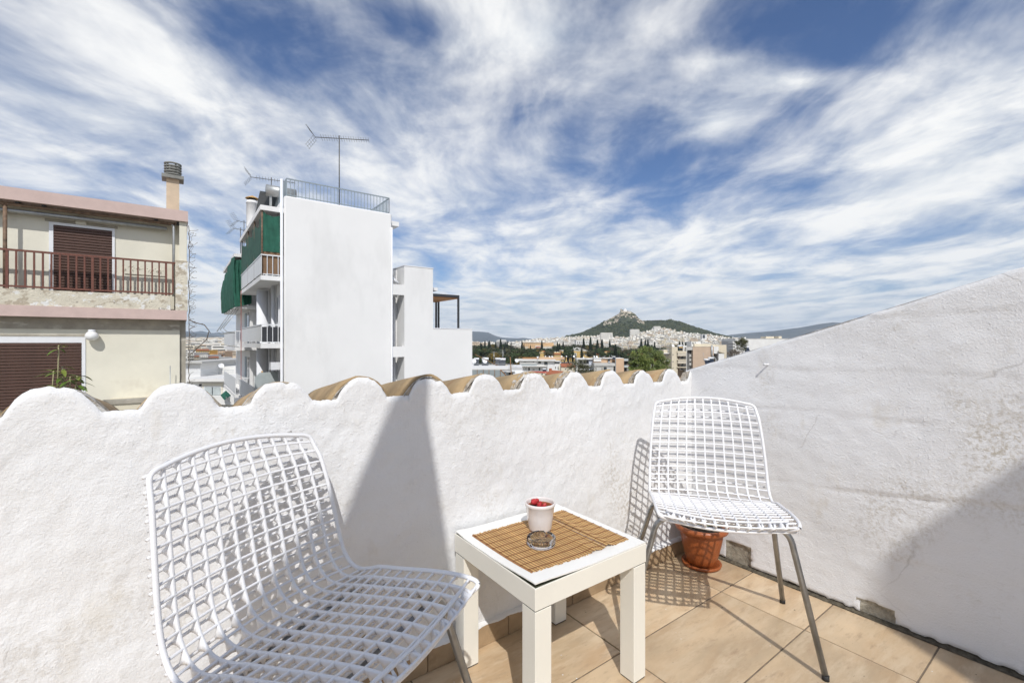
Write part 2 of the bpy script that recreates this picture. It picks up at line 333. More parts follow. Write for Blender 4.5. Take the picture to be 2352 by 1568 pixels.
# ---- parapet with scalloped plaster top
PITCH = .2288; U0K = -.2236
def crest(u): return 1.012-.019*u
def dome(t, k=1.0): return min(1.0, (abs(t)/(.098*k))**2.1)
NB = {}
def wall_top(u):
    k = round((u-U0K)/PITCH); t = u-(U0K+PITCH*k)
    lw = .080-.0022*min(k, 9); rw = .080+.0015*k; w = (rw if t > 0 else lw)*(1+.10*noise.noise(Vector((k*3.1, t > 0, 0))))
    h = crest(u)-.064*min(1.0, (abs(t)/w)**(2.5 if t > 0 else 2.9))
    chip = max(0, fbm(u*11, k*.7, 6)-.22)*(.035 if k < 6 else .02) if abs(t) < .8*w else 0
    return h-chip+.005*fbm(u*14, 3.3, 0)+.0022*fbm(u*52, 1.3, 0)+.0018*fbm(u*130, 2.3, 0)
def parapet():
    par = thing('parapet_wall', 'low rough white plastered parapet with scalloped top under clay tiles', 'wall', (0, YW, 0))
    mb = MB(); nu, nv = 720, 90; ua, ub = -2.0, XR; vs = []; fs = []
    for i in range(nu+1):
        u = ua+(ub-ua)*i/nu; tp = wall_top(u)
        for j in range(nv+1):
            s = j/nv; h = tp*s
            d = .005*fbm(u*5, h*5, 2)+.0016*fbm(u*24, h*30, 5, 3)+.0010*fbm(u*60+h*35, h*85-u*30, 9, 2)
            d += .0011*max(0, fbm(u*45, h*45, 12, 2)-.15)*3
            rim = max(0, (h-(tp-.014))/.014); d -= .007*rim**2           # rounded lip
            vs.append((u, YW-d, h))
    st = nv+1
    for i in range(nu):
        for j in range(nv): fs.append((i*st+j, i*st+st+j, i*st+st+j+1, i*st+j+1))
    mb.add(vs, fs, 0, True)
    # mortar fill behind the plaster face, following the scallops, and the wall core below
    top = []; back = []
    for i in range(nu+1):
        u = ua+(ub-ua)*i/nu; tp = wall_top(u); top.append((u, YW+.010, tp)); back.append((u, YW+.055, tp-.012))
    n = nu+1; b2 = top+back; f2 = [(i, i+1, n+i+1, n+i) for i in range(nu)]
    mb.add(b2, f2, 1, False)
    mb.box(ua, ub+.14, YW+.012, YW+.16, -.2, .885, 0)
    part(mb, 'plaster_face', [m_plaster, m_mortar], par)
    # clay cover tiles, sloping down away from the terrace
    def tile_mesh(name, seed):
        t = MB(); L = .47; n = 14; vs = []; rings = []
        for a in range(7):
            y = L*a/6; dz = -.165*y; k = 1-.06*a/6
            for off in (0, -.011):
                for q in range(n+1):
                    x = (-.103+.206*q/n)*k; hh = -.085*min(1, (abs(x)/(.1035*k))**2.3)
                    jit = .0018*fbm(x*20+seed*7, y*12, seed, 2)+(.003*fbm(x*60, seed*3, 1, 2) if a == 0 else 0)
                    vs.append((x*(1+off*7), y+(.006*fbm(x*50, seed, 4, 2) if a == 0 else 0), hh+dz+off+jit))
        m = n+1; R = lambda a, o, q: (a*2+o)*m+q; fs = []
        for a in range(6):
            for q in range(n):
                fs.append((R(a,0,q), R(a,0,q+1), R(a+1,0,q+1), R(a+1,0,q))); fs.append((R(a,1,q+1), R(a,1,q), R(a+1,1,q), R(a+1,1,q+1)))
            fs.append((R(a,0,0), R(a+1,0,0), R(a+1,1,0), R(a,1,0))); fs.append((R(a,0,n), R(a,1,n), R(a+1,1,n), R(a+1,0,n)))
        for q in range(n):
            fs.append((R(0,0,q), R(0,1,q), R(0,1,q+1), R(0,0,q+1))); fs.append((R(6,0,q), R(6,0,q+1), R(6,1,q+1), R(6,1,q)))
        t.add(vs, fs, 0, True); return t.mesh(name, m_rooftile)
    def pan_mesh():
        t = MB(); vs = []; fs = []; n = 8
        for a in range(3):
            y = .02+.50*a/2
            for q in range(n+1):
                x = -.075+.15*q/n; vs.append((x, y, .035*(abs(x)/.075)**2-.165*y))
        for a in range(2):
            for q in range(n): fs.append((a*9+q, a*9+q+1, a*9+9+q+1, a*9+9+q))
        t.add(vs, fs, 0, True); return t.mesh('pan_tile', m_rooftile)
    metiles = [tile_mesh('roof_tile', s) for s in range(4)]; mpan = pan_mesh()
    for k in range(-7, 12):
        u = U0K+PITCH*k
        if u > XR+.02: continue
        ex = (.002 if k > 2 else -.005)+.0035*(noise.noise(Vector((k*5.7, 2, 0))) > 0)
        share(metiles[k % 4], 'roof_tile', par, (u+random.uniform(-.004, .004), .022, crest(u)+ex), (0, 0, random.uniform(-.02, .02)))
        share(mpan, 'pan_tile', par, (u+PITCH/2, .03, crest(u)-.135))
        # crumbling mortar collar where the plaster has broken back from the tile
        pg = MB(); pp = [(u+x, YW+.013+.002*math.sin(x*90+k), crest(u)-.007-.085*min(1, (abs(x)/.1035)**2.3)) for x in [-.1+.2*q/16 for q in range(17)]]; pg.prism([(u+.1, YW+.013, .88), (u-.1, YW+.013, .88)]+pp, (0, .04, 0)); part(pg, 'mortar_plug', m_mortar, par)
        if k not in (3, 4, 5, 6, 7, 8, 9): continue
        rr = random.Random(k*13+5); amt = {5: .7, 6: 1.3, 7: 1.2, 8: .6}.get(k, .12)
        c = MB(); vs = []; fs = []; na, nr = 26, 6
        a0, a1 = (-1.02, .45) if amt > .9 else ((-.8, .75) if k % 2 else (-.95, .15))
        for q in range(na+1):
            x = (a0+(a1-a0)*q/na)*.1; hh = crest(u)-.080*min(1, (abs(x)/.1)**2.2)
            env = max(0.0, math.sin(math.pi*q/na))**.5
            for r in range(nr+1):
                y = YW+.006+(.010+.032*amt*env)*r/nr; nn = fbm(x*55+k*9, y*70, k, 3); n2 = fbm(x*120+k, y*120, 3, 2)
                lift = env*math.sin(math.pi*min(1, r/nr*1.0))*(.001+.012*amt*abs(nn)*(1.5 if x < 0 else .8))
                sx = -1 if x < 0 else 1; ns = min(1, abs(x)/.09)
                vs.append((u+x+sx*lift*ns+.002*n2, y, hh+lift*(1.1-ns*.6)+.003*n2-.004))
        for q in range(na):
            for r in range(nr): fs.append((q*(nr+1)+r, q*(nr+1)+r+1, (q+1)*(nr+1)+r+1, (q+1)*(nr+1)+r))
        c.add(vs, fs, 0, False); part(c, 'mortar', m_mortar, par)
    # tile skirting along its foot
    x = -2.0
    while x < XR-.01:
        x1 = min(x+.335, XR-.002); hh = .080+random.uniform(-.002, .002)
        part(MB().bbox(x+.0015, x1-.0015, YW-.016, YW+.005, .0015, hh, .0015), 'skirting_tile', m_skirt, par); x = x1
    # paint line slopped over the skirting top
    p = MB(); vs = []; fs = []; n = 500
    for i in range(n+1):
        u = -2+(XR+2)*i/n; lo = .074+.007*fbm(u*18, 0, 3)-.010*max(0, fbm(u*5, 4, 4)); 
        vs += [(u, YW-.0175, lo), (u, YW-.0175, .0815), (u, YW+.004, .088+.002*fbm(u*20, 1, 1))]
    for i in range(n): b = i*3; fs += [(b, b+3, b+4, b+1), (b+1, b+4, b+5, b+2)]
    p.add(vs, fs, 0, True); part(p, 'paint_edge', m_plaster, par)
    dr = MB(); c = (1.83, YW-.016, .040); dr.tube([(1.83, YW-.024, .038), (1.83, YW-.010, .038)], .014, 14); dr2 = MB().tube([(1.83, YW-.0255, .038), (1.83, YW-.023, .038)], .0105, 14)
    d = part(dr, 'drain_pipe', m_galv, par); part(dr2, 'drain_hole', m_rubber, par)
    return par
parapet()
# ---- side wall, top edge climbing towards the house
def side_top(v): return .958+(1.457-v)*.3266
PATCH = [(1.165, .062, .10), (.605, .058, .062)]
def side_wall():
    sw = thing('side_wall', 'tall rough white side wall with sloping top edge and stained foot', 'wall', (XR, 0, 0))
    mb = MB(); nv, nh = 330, 118; va, vb = YW+.035, -2.7; vs = []; fs = []; ms = []
    def disp(v, h):
        d = .007*fbm(v*2.2, h*2.2, 21)+.0016*fbm(v*16, h*22, 25)+.0008*fbm(v*55, h*75, 29, 2)
        # shallow board joints left in the concrete
        for (hh, sl, am) in ((.80, .03, .006), (.47, .10, .006), (.985, .02, .004), (.235, .06, .004), (1.22, .0, .004)):
            y = h-(hh+sl*(1.0-v)+.014*fbm(v*3, hh*9, 2)+.004*fbm(v*17, hh, 2)); g = max(0, fbm(v*2.3, hh*5, 3)+.45); d += g*(-am*math.exp(-(y/.005)**2)+.0022*math.tanh(y/.006)*math.exp(-abs(y)/.05))
        for vv in (.47, .98): d -= .004*max(0, fbm(h*3, vv*7, 4)+.15)*math.exp(-((v-vv-.012*fbm(h*4, vv, 1))/.005)**2)
        if 0.93 < v < 1.09 and .68 < h < .79: pass
        return d
    for i in range(nv+1):
        v = va+(vb-va)*(i/nv); tp = side_top(v)
        for j in range(nh+1):
            h = tp*(j/nh)**1.0; gap = .006+.012*max(0, fbm(v*7, 1, 8)); h = h if j else .004+.0
            x = XR-disp(v, h)
            if h < gap+.004: x += .012
            for (pv, pw, ph) in PATCH:
                e = max(abs(v-pv-.01*fbm(h*20, pv, 2))/(pw*.95), (h-.005*fbm(v*30, 3, 1))/ph)
                if e < 1: x = XR+.012+.003*fbm(v*60, h*60, 3)
            rim = max(0, (h-(tp-.012))/.012); x += .006*rim**2
            vs.append((x, v, h if j < nh else h+.004*fbm(v*18, 2, 2)))
    st = nh+1
    for i in range(nv):
        for j in range(nh):
            fs.append((i*st+j, i*st+st+j, i*st+st+j+1, i*st+j+1))
            cv = va+(vb-va)*(i+.5)/nv; ch = side_top(cv)*(j+.5)/nh; mi = 0
            for (pv, pw, ph) in PATCH:
                if abs(cv-pv-.01*fbm(ch*20, pv, 2)) < pw and ch-.005*fbm(cv*30, 3, 1) < ph*1.06: mi = 1
            if mi == 0 and ch < .010+.010*fbm(cv*9, 1, 8)+.006*fbm(cv*40, 2, 8): mi = 2  # narrow dark brown band at the very foot of the wall
            ms.append(mi)
    b = len(mb.f); mb.add(vs, fs, 0, True); mb.m[b:] = ms
    # capping, end face, back
    n = nv+1; cap = [(XR+.004, va+(vb-va)*i/nv, side_top(va+(vb-va)*i/nv)-.001) for i in range(n)]+[(XR+.15, va+(vb-va)*i/nv, side_top(va+(vb-va)*i/nv)+.004) for i in range(n)]
    mb.add(cap, [(i, i+1, n+i+1, n+i) for i in range(nv)], 0, True)
    mb.add([(XR, va+.001, 0), (XR+.15, va+.001, 0), (XR+.15, va+.001, side_top(va)), (XR, va+.001, side_top(va))], [(0,1,2,3)], 0)
    mb.add([(XR+.15, va, 0), (XR+.15, vb, 0), (XR+.15, vb, side_top(vb)), (XR+.15, va, side_top(va))], [(0,1,2,3)], 0)
    part(mb, 'plaster_face', [m_plaster2, m_conc, m_darkbrown], sw)
    # ragged dark brown strip along the joint between wall and floor
    g = MB(); vs = []; fs = []; n = 300
    for i in range(n+1):
        v = YW-.02-(YW+2.6)*i/n; w = .008+.007*fbm(v*11, 4, 1)+.004*fbm(v*40, 2, 1); vs += [(XR+.01, v, .008+.004*fbm(v*30, 1, 1)), (XR-.006-max(0, w), v, .0015)]
    fs = [(2*i, 2*i+1, 2*i+3, 2*i+2) for i in range(n)]; g.add(vs, fs, 0); part(g, 'dark_joint', m_darkbrown, sw)
    v0, h0 = upv(1754.8, 836.9, XR-.03)
    nl = MB(); nl.tube([(XR+.02, v0-.012, h0-.002), (XR-.024, v0, h0)], .0036, 8); nl.tube([(XR-.024, v0, h0), (XR-.027, v0, h0)], .006, 10)
    solo(nl, 'wall_hook', m_alum, 'short white painted peg sticking out of the side wall', 'peg', (XR, v0-.012, h0))
    return sw
side_wall()
# ---- house added out of view to shade the side wall; block below the terrace
hs = thing('shadow_caster_house', 'plain white house block added out of view to shade the side wall', 'building', (1.4, -4.2, 0))
hb = MB(); P = [(XR+.15, -2.72), (.48, -2.72)]+[(.38+.10-.10*math.sin(a), -2.82+.10*math.cos(a)) for a in [math.pi/2*i/8 for i in range(1, 9)]]+[(.38, -6), (XR+.15, -6)]
hb.prism([(x, y, 0) for x, y in reversed(P)], (0, 0, 4.27)); part(hb, 'wall', m_wwhite, hs)
part(MB().box(1.0, 1.85, -2.725, -2.70, 0.0, 2.05), 'door', m_brown, hs)
tb = thing('terrace_building', 'apartment block underneath the terrace', 'building', (0, -2, -22))
part(MB().box(-2.0, 9, -9, YW+.14, -22, -.21), 'wall', m_wwhite, tb)
# ---- unseen parasol added here to throw the tapering shadow on the parapet
pc = (-.385, -.45)
pr = thing('shadow_caster_parasol', 'unseen closed parasol added to cast the tapering parapet shadow', 'parasol', (pc[0], pc[1], 0))
c = MB(); prof = []
kx = 1.335*((YW-pc[1])/2.42); kz = 2.925*((YW-pc[1])/2.42)  # canopy outline shaped after the shadow it has to cast
for (h, ul, ur) in ((1.06, .655, .685), (.995, .618, .69), (.88, .5575, .682), (.68, .487, .714), (.455, .405, .747), (.2, .315, .785), (-.1, .24, .80), (-.4, .22, .79), (-.8, .30, .70)):
    prof.append((h+kz, ul-kx, ur-kx))
vs = []; n = 20
for (h, a, b) in prof:
    for k in range(n): an = 2*math.pi*k/n; vs.append(((a+b)/2+(b-a)/2*math.cos(an), pc[1]+(b-a)/2*math.sin(an)*.8, h))
c.add(vs, [(i*n+k, i*n+(k+1) % n, i*n+n+(k+1) % n, i*n+n+k) for i in range(len(prof)-1) for k in range(n)], 0, True)
part(c, 'canopy', m_lack, pr)
part(MB().tube([(pc[0]-.02, pc[1], .05), (pc[0]-.02, pc[1], 3.0)], .018, 10), 'pole', m_alum, pr)
part(MB().lathe([(0, 0), (.22, 0), (.22, .05), (.05, .07), (.03, .2), (0, .2)], 24, (pc[0]-.02, pc[1], 0)), 'base', m_conc, pr)
# ---------------------------------------------------------------- chairs
def chair_profile():
    # (forward, height, half width) from the front lip of the seat to the top of the back
    K = [(.232,.504,.180),(.250,.521,.203),(.236,.530,.211),(.18,.531,.216),(.10,.523,.220),(.03,.512,.223),(-.04,.502,.226),(-.10,.494,.228),(-.15,.493,.228),(-.185,.505,.227),(-.210,.535,.226),(-.226,.580,.225),(-.240,.640,.222),(-.256,.710,.217),(-.275,.780,.210),(-.295,.830,.203),(-.306,.862,.196),(-.311,.870,.176)]
    pts = [Vector(k) for k in K]; out = []
    # resample by arc length
    d = [0]
    for a, b in zip(pts, pts[1:]): d.append(d[-1]+math.hypot(b.x-a.x, b.y-a.y))
    tot = d[-1]
    def ev(s):
        s = max(0, min(1, s))*tot
        for i in range(len(d)-1):
            if s <= d[i+1] or i == len(d)-2:
                t = (s-d[i])/(d[i+1]-d[i]); break
        p0, p1, p2, p3 = pts[max(0, i-1)], pts[i], pts[i+1], pts[min(len(pts)-1, i+2)]
        return .5*((2*p1)+(p2-p0)*t+(2*p0-5*p1+4*p2-p3)*t*t+(3*p1-p0-3*p2+p3)*t**3)
    return ev, tot
EV, TOT = chair_profile()
def shell_pt(a, s):      # a in -1..1 across, s in 0..1 front to top
    p = EV(s); f, h, w = p
    dish = a*a
    seatness = max(0, min(1, (.52-s)/.12))
    h2 = h+(.014*dish*seatness); f2 = f+.030*dish*(1-seatness)
    if s > .9: h2 -= .018*dish*(s-.9)/.1
    if s < .08: f2 -= .012*dish*(1-s/.08)
    return Vector((a*w, -f2, h2))
def shell_nrm(a, s):
    e = 1e-3; du = shell_pt(min(1, a+e), s)-shell_pt(max(-1, a-e), s); dv = shell_pt(a, min(1, s+e))-shell_pt(a, max(0, s-e))
    n = du.cross(dv); n.normalize(); return n      # points to the sitter's side
def rib(mb, params, wid, depth_fn, side_of):
    """a moulded rib following the shell: rounded face, tapering web behind"""
    vs = []; fs = []; pts = [shell_pt(*p) for p in params]; m = len(pts)
    for i, (a, s) in enumerate(params):
        t = (pts[min(i+1, m-1)]-pts[max(i-1, 0)]).normalized(); n = shell_nrm(a, s); sd = t.cross(n).normalized(); dp = depth_fn(i, a, s); p = pts[i]
        for (x, y) in ((-.5, -.25), (-.28, 0), (.28, 0), (.5, -.25)): vs.append(p+sd*wid*x+n*wid*y)
        vs.append(p+sd*wid*.24-n*dp); vs.append(p-sd*wid*.24-n*dp)
    for i in range(m-1):
        for k in range(6): j = (k+1) % 6; fs.append((i*6+k, i*6+j, i*6+6+j, i*6+6+k))
    fs.append((5,4,3,2,1,0)); fs.append(tuple((m-1)*6+k for k in range(6)))
    mb.add(vs, fs, 0, True)
NC, NR = 12, 26
def make_chair(label, loc, rot, feet):
    dz = loc[2]
    ch = thing('mesh_chair', label, 'chair', (0,0,0), 'white mesh chairs on the terrace'); ch.location = loc; ch.rotation_euler = (0, 0, rot)
    sh = MB(); sub = 6
    for c in range(1, NC):
        a = -1+2*c/NC
        def dep(i, a_, s):
            fr = abs(math.cos(math.pi*s*NR)); return .0085+.0185*max(0.0,1-fr)**1.15
        rib(sh, [(a, i/(NR*sub)) for i in range(NR*sub+1)], .0076, dep, 1)
    for r in range(1, NR):
        s = r/NR
        def dep2(i, a_, s_): fr = abs(math.sin(math.pi*(a_+1)/2*NC)); return .0065+.006*max(0.0,1-fr)**1.5
        rib(sh, [(-1+2*i/(NC*3), s) for i in range(NC*3+1)], .0058, dep2, 0)
    for r in range(NR):                                  # rear layer of cross bars carried by the webs
        s = (r+.5)/NR; pts = [shell_pt(a, s)-shell_nrm(a, s)*.026 for a in [-.955+1.91*i/30 for i in range(31)]]; sh.tube(pts, .0036, 6)
    # rim tube all round with rounded corners
    E = []
    def sq(a, s): return (a, s)
    R = .035
    for i in range(100): E.append((1, R+(1-2*R)*i/99))
    for i in range(1, 8): an = math.pi/2*i/8; E.append((1-.07*(1-math.cos(an)), 1-R+R*math.sin(an)))
    for i in range(50): E.append((.93-1.86*i/49, 1))
    for i in range(1, 8): an = math.pi/2*i/8; E.append((-.93-.07*math.sin(an), 1-R+R*math.cos(an)))
    for i in range(100): E.append((-1, 1-R-(1-2*R)*i/99))
    for i in range(1, 8): an = math.pi/2*i/8; E.append((-1+.07*(1-math.cos(an)), R-R*math.sin(an)))
    for i in range(50): E.append((-.93+1.86*i/49, 0))
    for i in range(1, 8): an = math.pi/2*i/8; E.append((.93+.07*math.sin(an), R-R*math.cos(an)))
    E.append(E[0]); sh.tube([shell_pt(*e) for e in E], .0055, 8, cap=False)
    part(sh, 'seat_shell', m_plastic, ch)
    # chrome frame: two bent tubes, each a front and a rear leg with a cross bar under the seat
    r = .0100
    def bend(p0, p1, p2, n=6, k=.05):
        p0, p1, p2 = Vector(p0), Vector(p1), Vector(p2); a = p1+(p0-p1).normalized()*k; b = p1+(p2-p1).normalized()*k
        return [a*(1-t)**2+p1*2*t*(1-t)+b*t*t for t in [i/n for i in range(n+1)]]
    for (fy, ff, w_top, w_foot, hz) in ((-.135, -feet[0], .208, feet[2], .492), (.085, -feet[1], .214, feet[2], .472)):
        for sx in (1, -1):
            foot = (sx*w_foot, ff, .012-dz); knee = (sx*w_top, fy, hz); mid = (0, fy, hz)
            part(MB().tube([foot]+bend(foot, knee, mid)+[mid], r, 12), 'leg', m_chrome, ch)
            part(MB().tube([(sx*w_foot, ff, -dz), (sx*w_foot, ff, .016-dz)], r+.0012, 12), 'foot_cap', m_rubber, ch)
    for sx in (1, -1):
        part(MB().tube([(sx*.200, -.128, .489), (sx*.208, -.02, .479), (sx*.204, .088, .470)], .009, 10), 'side_rail', m_chrome, ch)
    return ch
make_chair('white mesh plastic chair in the corner with a clay pot behind its seat', (.756, 1.700, 0), -.267, (.115, -.345, .322))
make_chair('white mesh plastic chair beside the table, its back to the parapet shadow', (-.383, .971, .009), 1.172, (.235, -.24, .322))
# ---------------------------------------------------------------- side table
TU0, TU1, TV0, TV1, TZ = .781, 1.258, .957, 1.402, .450
tbl = thing('side_table', 'square cream side table with thick legs and peeling top', 'table', ((TU0+TU1)/2, (TV0+TV1)/2, 0))
part(MB().bbox(TU0, TU1, TV0, TV1, TZ-.066, TZ-.0045, .0012), 'apron', m_lack, tbl)
part(MB().box(TU0+.004, TU1-.004, TV0+.004, TV1-.004, TZ-.0043, TZ-.0032), 'board_core', m_core, tbl)
tp = MB(); n = 24; vs = []
for side in (0, 1):
    for i in range(n+1):
        for j in range(n+1):
            a, b = i/n, j/n; lift = .010*math.exp(-((a/.28)**2+(b/.28)**2))+.006*math.exp(-((a/.1)**2+((b-1)/.12)**2))
            e = .0018*fbm(a*9+b*9, 3, 1) if (i in (0, n) or j in (0, n)) else 0
            vs.append((TU0+.0015+(TU1-TU0-.003)*a+e, TV0+.0015+(TV1-TV0-.003)*b+e, TZ-.0035+lift+(.0035 if side == 0 else 0)))
N1 = (n+1)**2; fs = []
for i in range(n):
    for j in range(n):
        q = i*(n+1)+j; fs.append((q, q+n+1, q+n+2, q+1)); fs.append((N1+q, N1+q+1, N1+q+n+2, N1+q+n+1))
for i in range(n):
    for (p, q) in ((i, i+1), (n*(n+1)+i+1, n*(n+1)+i), ((i+1)*(n+1), i*(n+1)), (i*(n+1)+n, (i+1)*(n+1)+n)): fs.append((p, q, N1+q, N1+p))
tp.add(vs, fs, 0); part(tp, 'top_sheet', m_lacktop, tbl)
LG = .0585
for (u, v) in ((TU0+.002, TV0+.002), (TU1-LG-.002, TV0+.002), (TU0+.002, TV1-LG-.002), (TU1-LG-.002, TV1-LG-.002)):
    lg = part(MB().bbox(u, u+LG, v, v+LG, .004, TZ-.070, .0012), 'leg', m_lack, tbl); part(MB().box(u+.002, u+LG-.002, v+.002, v+LG-.002, 0, .004), 'glide', m_rubber, lg)
    part(MB().box(u+.002, u+LG-.002, v+.002, v+LG-.002, TZ-.070, TZ-.066), 'joint', m_core, lg)
# ---- bamboo mat: every slat is a piece
MU0, MU1, MV0, MV1 = .812, 1.228, 1.012, 1.342
mt = thing('bamboo_mat', 'rectangular woven bamboo mat of alternating pale and brown slats', 'placemat', ((MU0+MU1)/2, (MV0+MV1)/2, TZ))
def mat_h(u, v):
    a, b = (u-TU0)/(TU1-TU0), (v-TV0)/(TV1-TV0); lift = .010*math.exp(-((a/.28)**2+(b/.28)**2))+.006*math.exp(-((a/.1)**2+((b-1)/.12)**2))
    return TZ+lift+.0006+.010*math.exp(-((u-1.135-.05*(v-1.15))/.016)**2)+.006*math.exp(-((u-1.07)/.02)**2)*max(0, (1.2-v)/.2)
NS = 76
for i in range(NS):
    uc = MU0+(MU1-MU0)*(i+.5)/NS; wd = (MU1-MU0)/NS*.86; light = i % 2 == 0 and i > 1
    e0, e1 = MV0+random.uniform(-.003, .003)-.01*(i/NS), MV1+random.uniform(-.003, .003)-.012*(i/NS); hgt = .0026 if light else .0018
    s = MB(); vs = []; nn = 8
    for j in range(nn+1):
        v = e0+(e1-e0)*j/nn; z = mat_h(uc, v); u = uc+.006*(v-1.18)
        for (x, h) in ((-.5, 0), (-.5, .6), (-.22, 1), (.22, 1), (.5, .6), (.5, 0)): vs.append((u+x*wd, v, z+h*hgt))
    fs = [(j*6+k, j*6+6+k, j*6+6+(k+1) % 6, j*6+(k+1) % 6) for j in range(nn) for k in range(6)]+[(0,1,2,3,4,5), tuple(nn*6+k for k in (5,4,3,2,1,0))]
    s.add(vs, fs, 0); part(s, 'slat', m_bamL if light else m_bamD, mt)
for j in range(9):
    v = MV0+.018+(MV1-MV0-.036)*j/8; pts = []
    for i in range(NS*2+1):
        u = MU0+(MU1-MU0)*i/(NS*2); vv = v-.012*(i/(NS*2)); pts.append((u, vv+(.0012 if (i//2) % 2 else -.0012), mat_h(u, vv)+.0030))
    part(MB().tube(pts, .0007, 4), 'thread', m_thread, mt)
# ---- white ceramic pot with its red cactus
pu, pv, pz = 1.036, 1.242, mat_h(1.036, 1.242)+.0026
pt = thing('ceramic_pot', 'glossy white ceramic plant pot on the bamboo mat', 'plant pot', (pu, pv, pz))
part(MB().lathe([(0, 0), (.036, 0), (.0395, .002), (.0408, .006), (.0468, .05), (.0505, .082), (.0530, .085), (.0545, .089), (.0540, .094), (.0515, .097), (.0490, .095), (.0478, .090), (.0445, .05), (.041, .03), (0, .03)], 48, (pu, pv, pz)), 'outer_pot', m_ceram, pt)
ip = part(MB().lathe([(.0470, .076), (.0462, .082), (.0440, .0825), (.0430, .078), (.041, .06)], 40, (pu, pv, pz)), 'inner_pot', m_terrain_pot, pt)
so = MB(); vs = [(pu, pv, pz+.074)]; n = 28
for r in range(1, 8):
    for k in range(n): a = 2*math.pi*k/n; rr = .0435*r/7; x, y = rr*math.cos(a), rr*math.sin(a); vs.append((pu+x, pv+y, pz+.072+.004*fbm(x*90, y*90, 3)))
fs = [(0, 1+k, 1+(k+1) % n) for k in range(n)]+[(1+r*n+k, 1+(r+1)*n+k, 1+(r+1)*n+(k+1) % n, 1+r*n+(k+1) % n) for r in range(6) for k in range(n)]
so.add(vs, fs, 0, True); part(so, 'soil', m_soil, pt)
ca = thing('red_cactus', 'small cluster of red grafted cactus heads in white pot soil', 'cactus', (pu, pv, pz+.072))
def ball(c, r, sq=(1,1,1), ribs=9, n=24, m=14, mb=None, tilt=None):
    mb = mb or MB(); vs = []; fs = []; T = Matrix.Rotation(tilt[0], 3, 'X') @ Matrix.Rotation(tilt[1], 3, 'Y') if tilt else Matrix.Identity(3)
    for i in range(m+1):
        th = math.pi*i/m
        for k in range(n):
            ph = 2*math.pi*k/n; rr = r*(1+.10*math.cos(ribs*ph)*math.sin(th)) if ribs else r
            p = T @ Vector((rr*sq[0]*math.sin(th)*math.cos(ph), rr*sq[1]*math.sin(th)*math.sin(ph), rr*sq[2]*math.cos(th))); vs.append(p+Vector(c))
    for i in range(m):
        for k in range(n): j = (k+1) % n; fs.append((i*n+k, i*n+n+k, i*n+n+j, i*n+j))
    mb.add(vs, fs, 0, True); return mb
uL, vL = CS, -SN     # image-right expressed in u, v
for (r_, f_, z_, R_, sq, tl) in ((-.021, .004, .094, .0125, (1.15, .9, .75), (.9, .3)), (-.004, -.016, .087, .0105, (.85, .85, 1.1), (.5, -.2)), (.013, -.012, .085, .010, (.75, .7, 1.25), (.3, .5)), (-.012, .014, .096, .009, (1.3, .8, .6), (.8, 0)), (.001, .004, .090, .007, (1, 1, 1), (.2, 0))):
    c = (pu+CS*r_+SN*f_, pv-SN*r_+CS*f_, pz+z_); part(ball(c, R_, sq, 9, tilt=tl), 'cactus_head', m_cactus, ca)
part(MB().tube([(pu-.006, pv, pz+.070), (pu-.006, pv-.001, pz+.088)], .006, 8).tube([(pu+.004, pv-.012, pz+.070), (pu+.002, pv-.012, pz+.083)], .004, 8), 'stem', m_stem, ca)
# ---- glass ashtray
au, av = .956, 1.140; az = mat_h(au, av)+.0028
ay = MB(); prof = [(0, .0), (.038, 0), (.0425, .002), (.0465, .009), (.0475, .020), (.0468, .027), (.0440, .030), (.0405, .0295), (.0375, .027), (.0340, .018), (.0310, .0105), (.026, .0085), (0, .0080)]
vs = []; fs = []; n = 72
for (r, z) in prof:
    for k in range(n):
        a = 2*math.pi*k/n; zz = z
        if z > .016:
            for nk in (.5, 2.6, 4.7): d = abs((a-nk+math.pi) % (2*math.pi)-math.pi); zz = z-(z-.016)*max(0, 1-(d/.13)**2)
            d = min(abs((a-nk+math.pi) % (2*math.pi)-math.pi) for nk in (.5, 2.6, 4.7)); zz = z-(z-.017)*max(0, 1-(d/.13)**2)
        f = 1+.006*math.cos(12*a) if r > .03 else 1
        vs.append((au+r*f*math.cos(a), av+r*f*math.sin(a), az+zz))
for i in range(len(prof)-1):
    for k in range(n): j = (k+1) % n; fs.append((i*n+k, i*n+j, i*n+n+j, i*n+n+k))
ay.add(vs, fs, 0, True); solo(ay, 'ashtray', m_glass, 'round clear glass ashtray with notched rim on bamboo mat', 'ashtray', (au, av, az))
# ---- terracotta flower pot in the corner
qu, qv = 2.118, 1.278
fp = thing('flower_pot', 'terracotta coloured flower pot with saucer in the wall corner', 'flower pot', (qu, qv, 0))
part(MB().lathe([(0, 0), (.083, 0), (.0915, .006), (.094, .016), (.089, .020), (.083, .014), (0, .010)], 48, (qu, qv, 0)), 'saucer', m_terra, fp)
bd = MB(); prof = [(0, .012), (.064, .012), (.070, .02), (.083, .07), (.095, .13), (.1, .16), (.101, .168), (.112, .172), (.124, .182), (.128, .194), (.124, .204), (.115, .206), (.104, .198), (.096, .175), (0, .17)]
n = 60; vs = []
for (r, z) in prof:
    for k in range(n):
        a = 2*math.pi*k/n; d = 0
        if .02 < z < .165: row = math.floor(z/.034); d = .0028*max(0, math.sin((z/.034-row)*math.pi))*abs(math.sin(a*6+(row % 2)*math.pi/2))
        vs.append((qu+(r+d)*math.cos(a), qv+(r+d)*math.sin(a), z))
bd.add(vs, [(i*n+k, i*n+(k+1) % n, i*n+n+(k+1) % n, i*n+n+k) for i in range(len(prof)-1) for k in range(n)], 0, True); part(bd, 'body', m_terra, fp)
so = MB(); so.lathe([(0, .190), (.05, .192), (.099, .188)], 30, (qu, qv, 0)); part(so, 'soil', m_soil, fp)
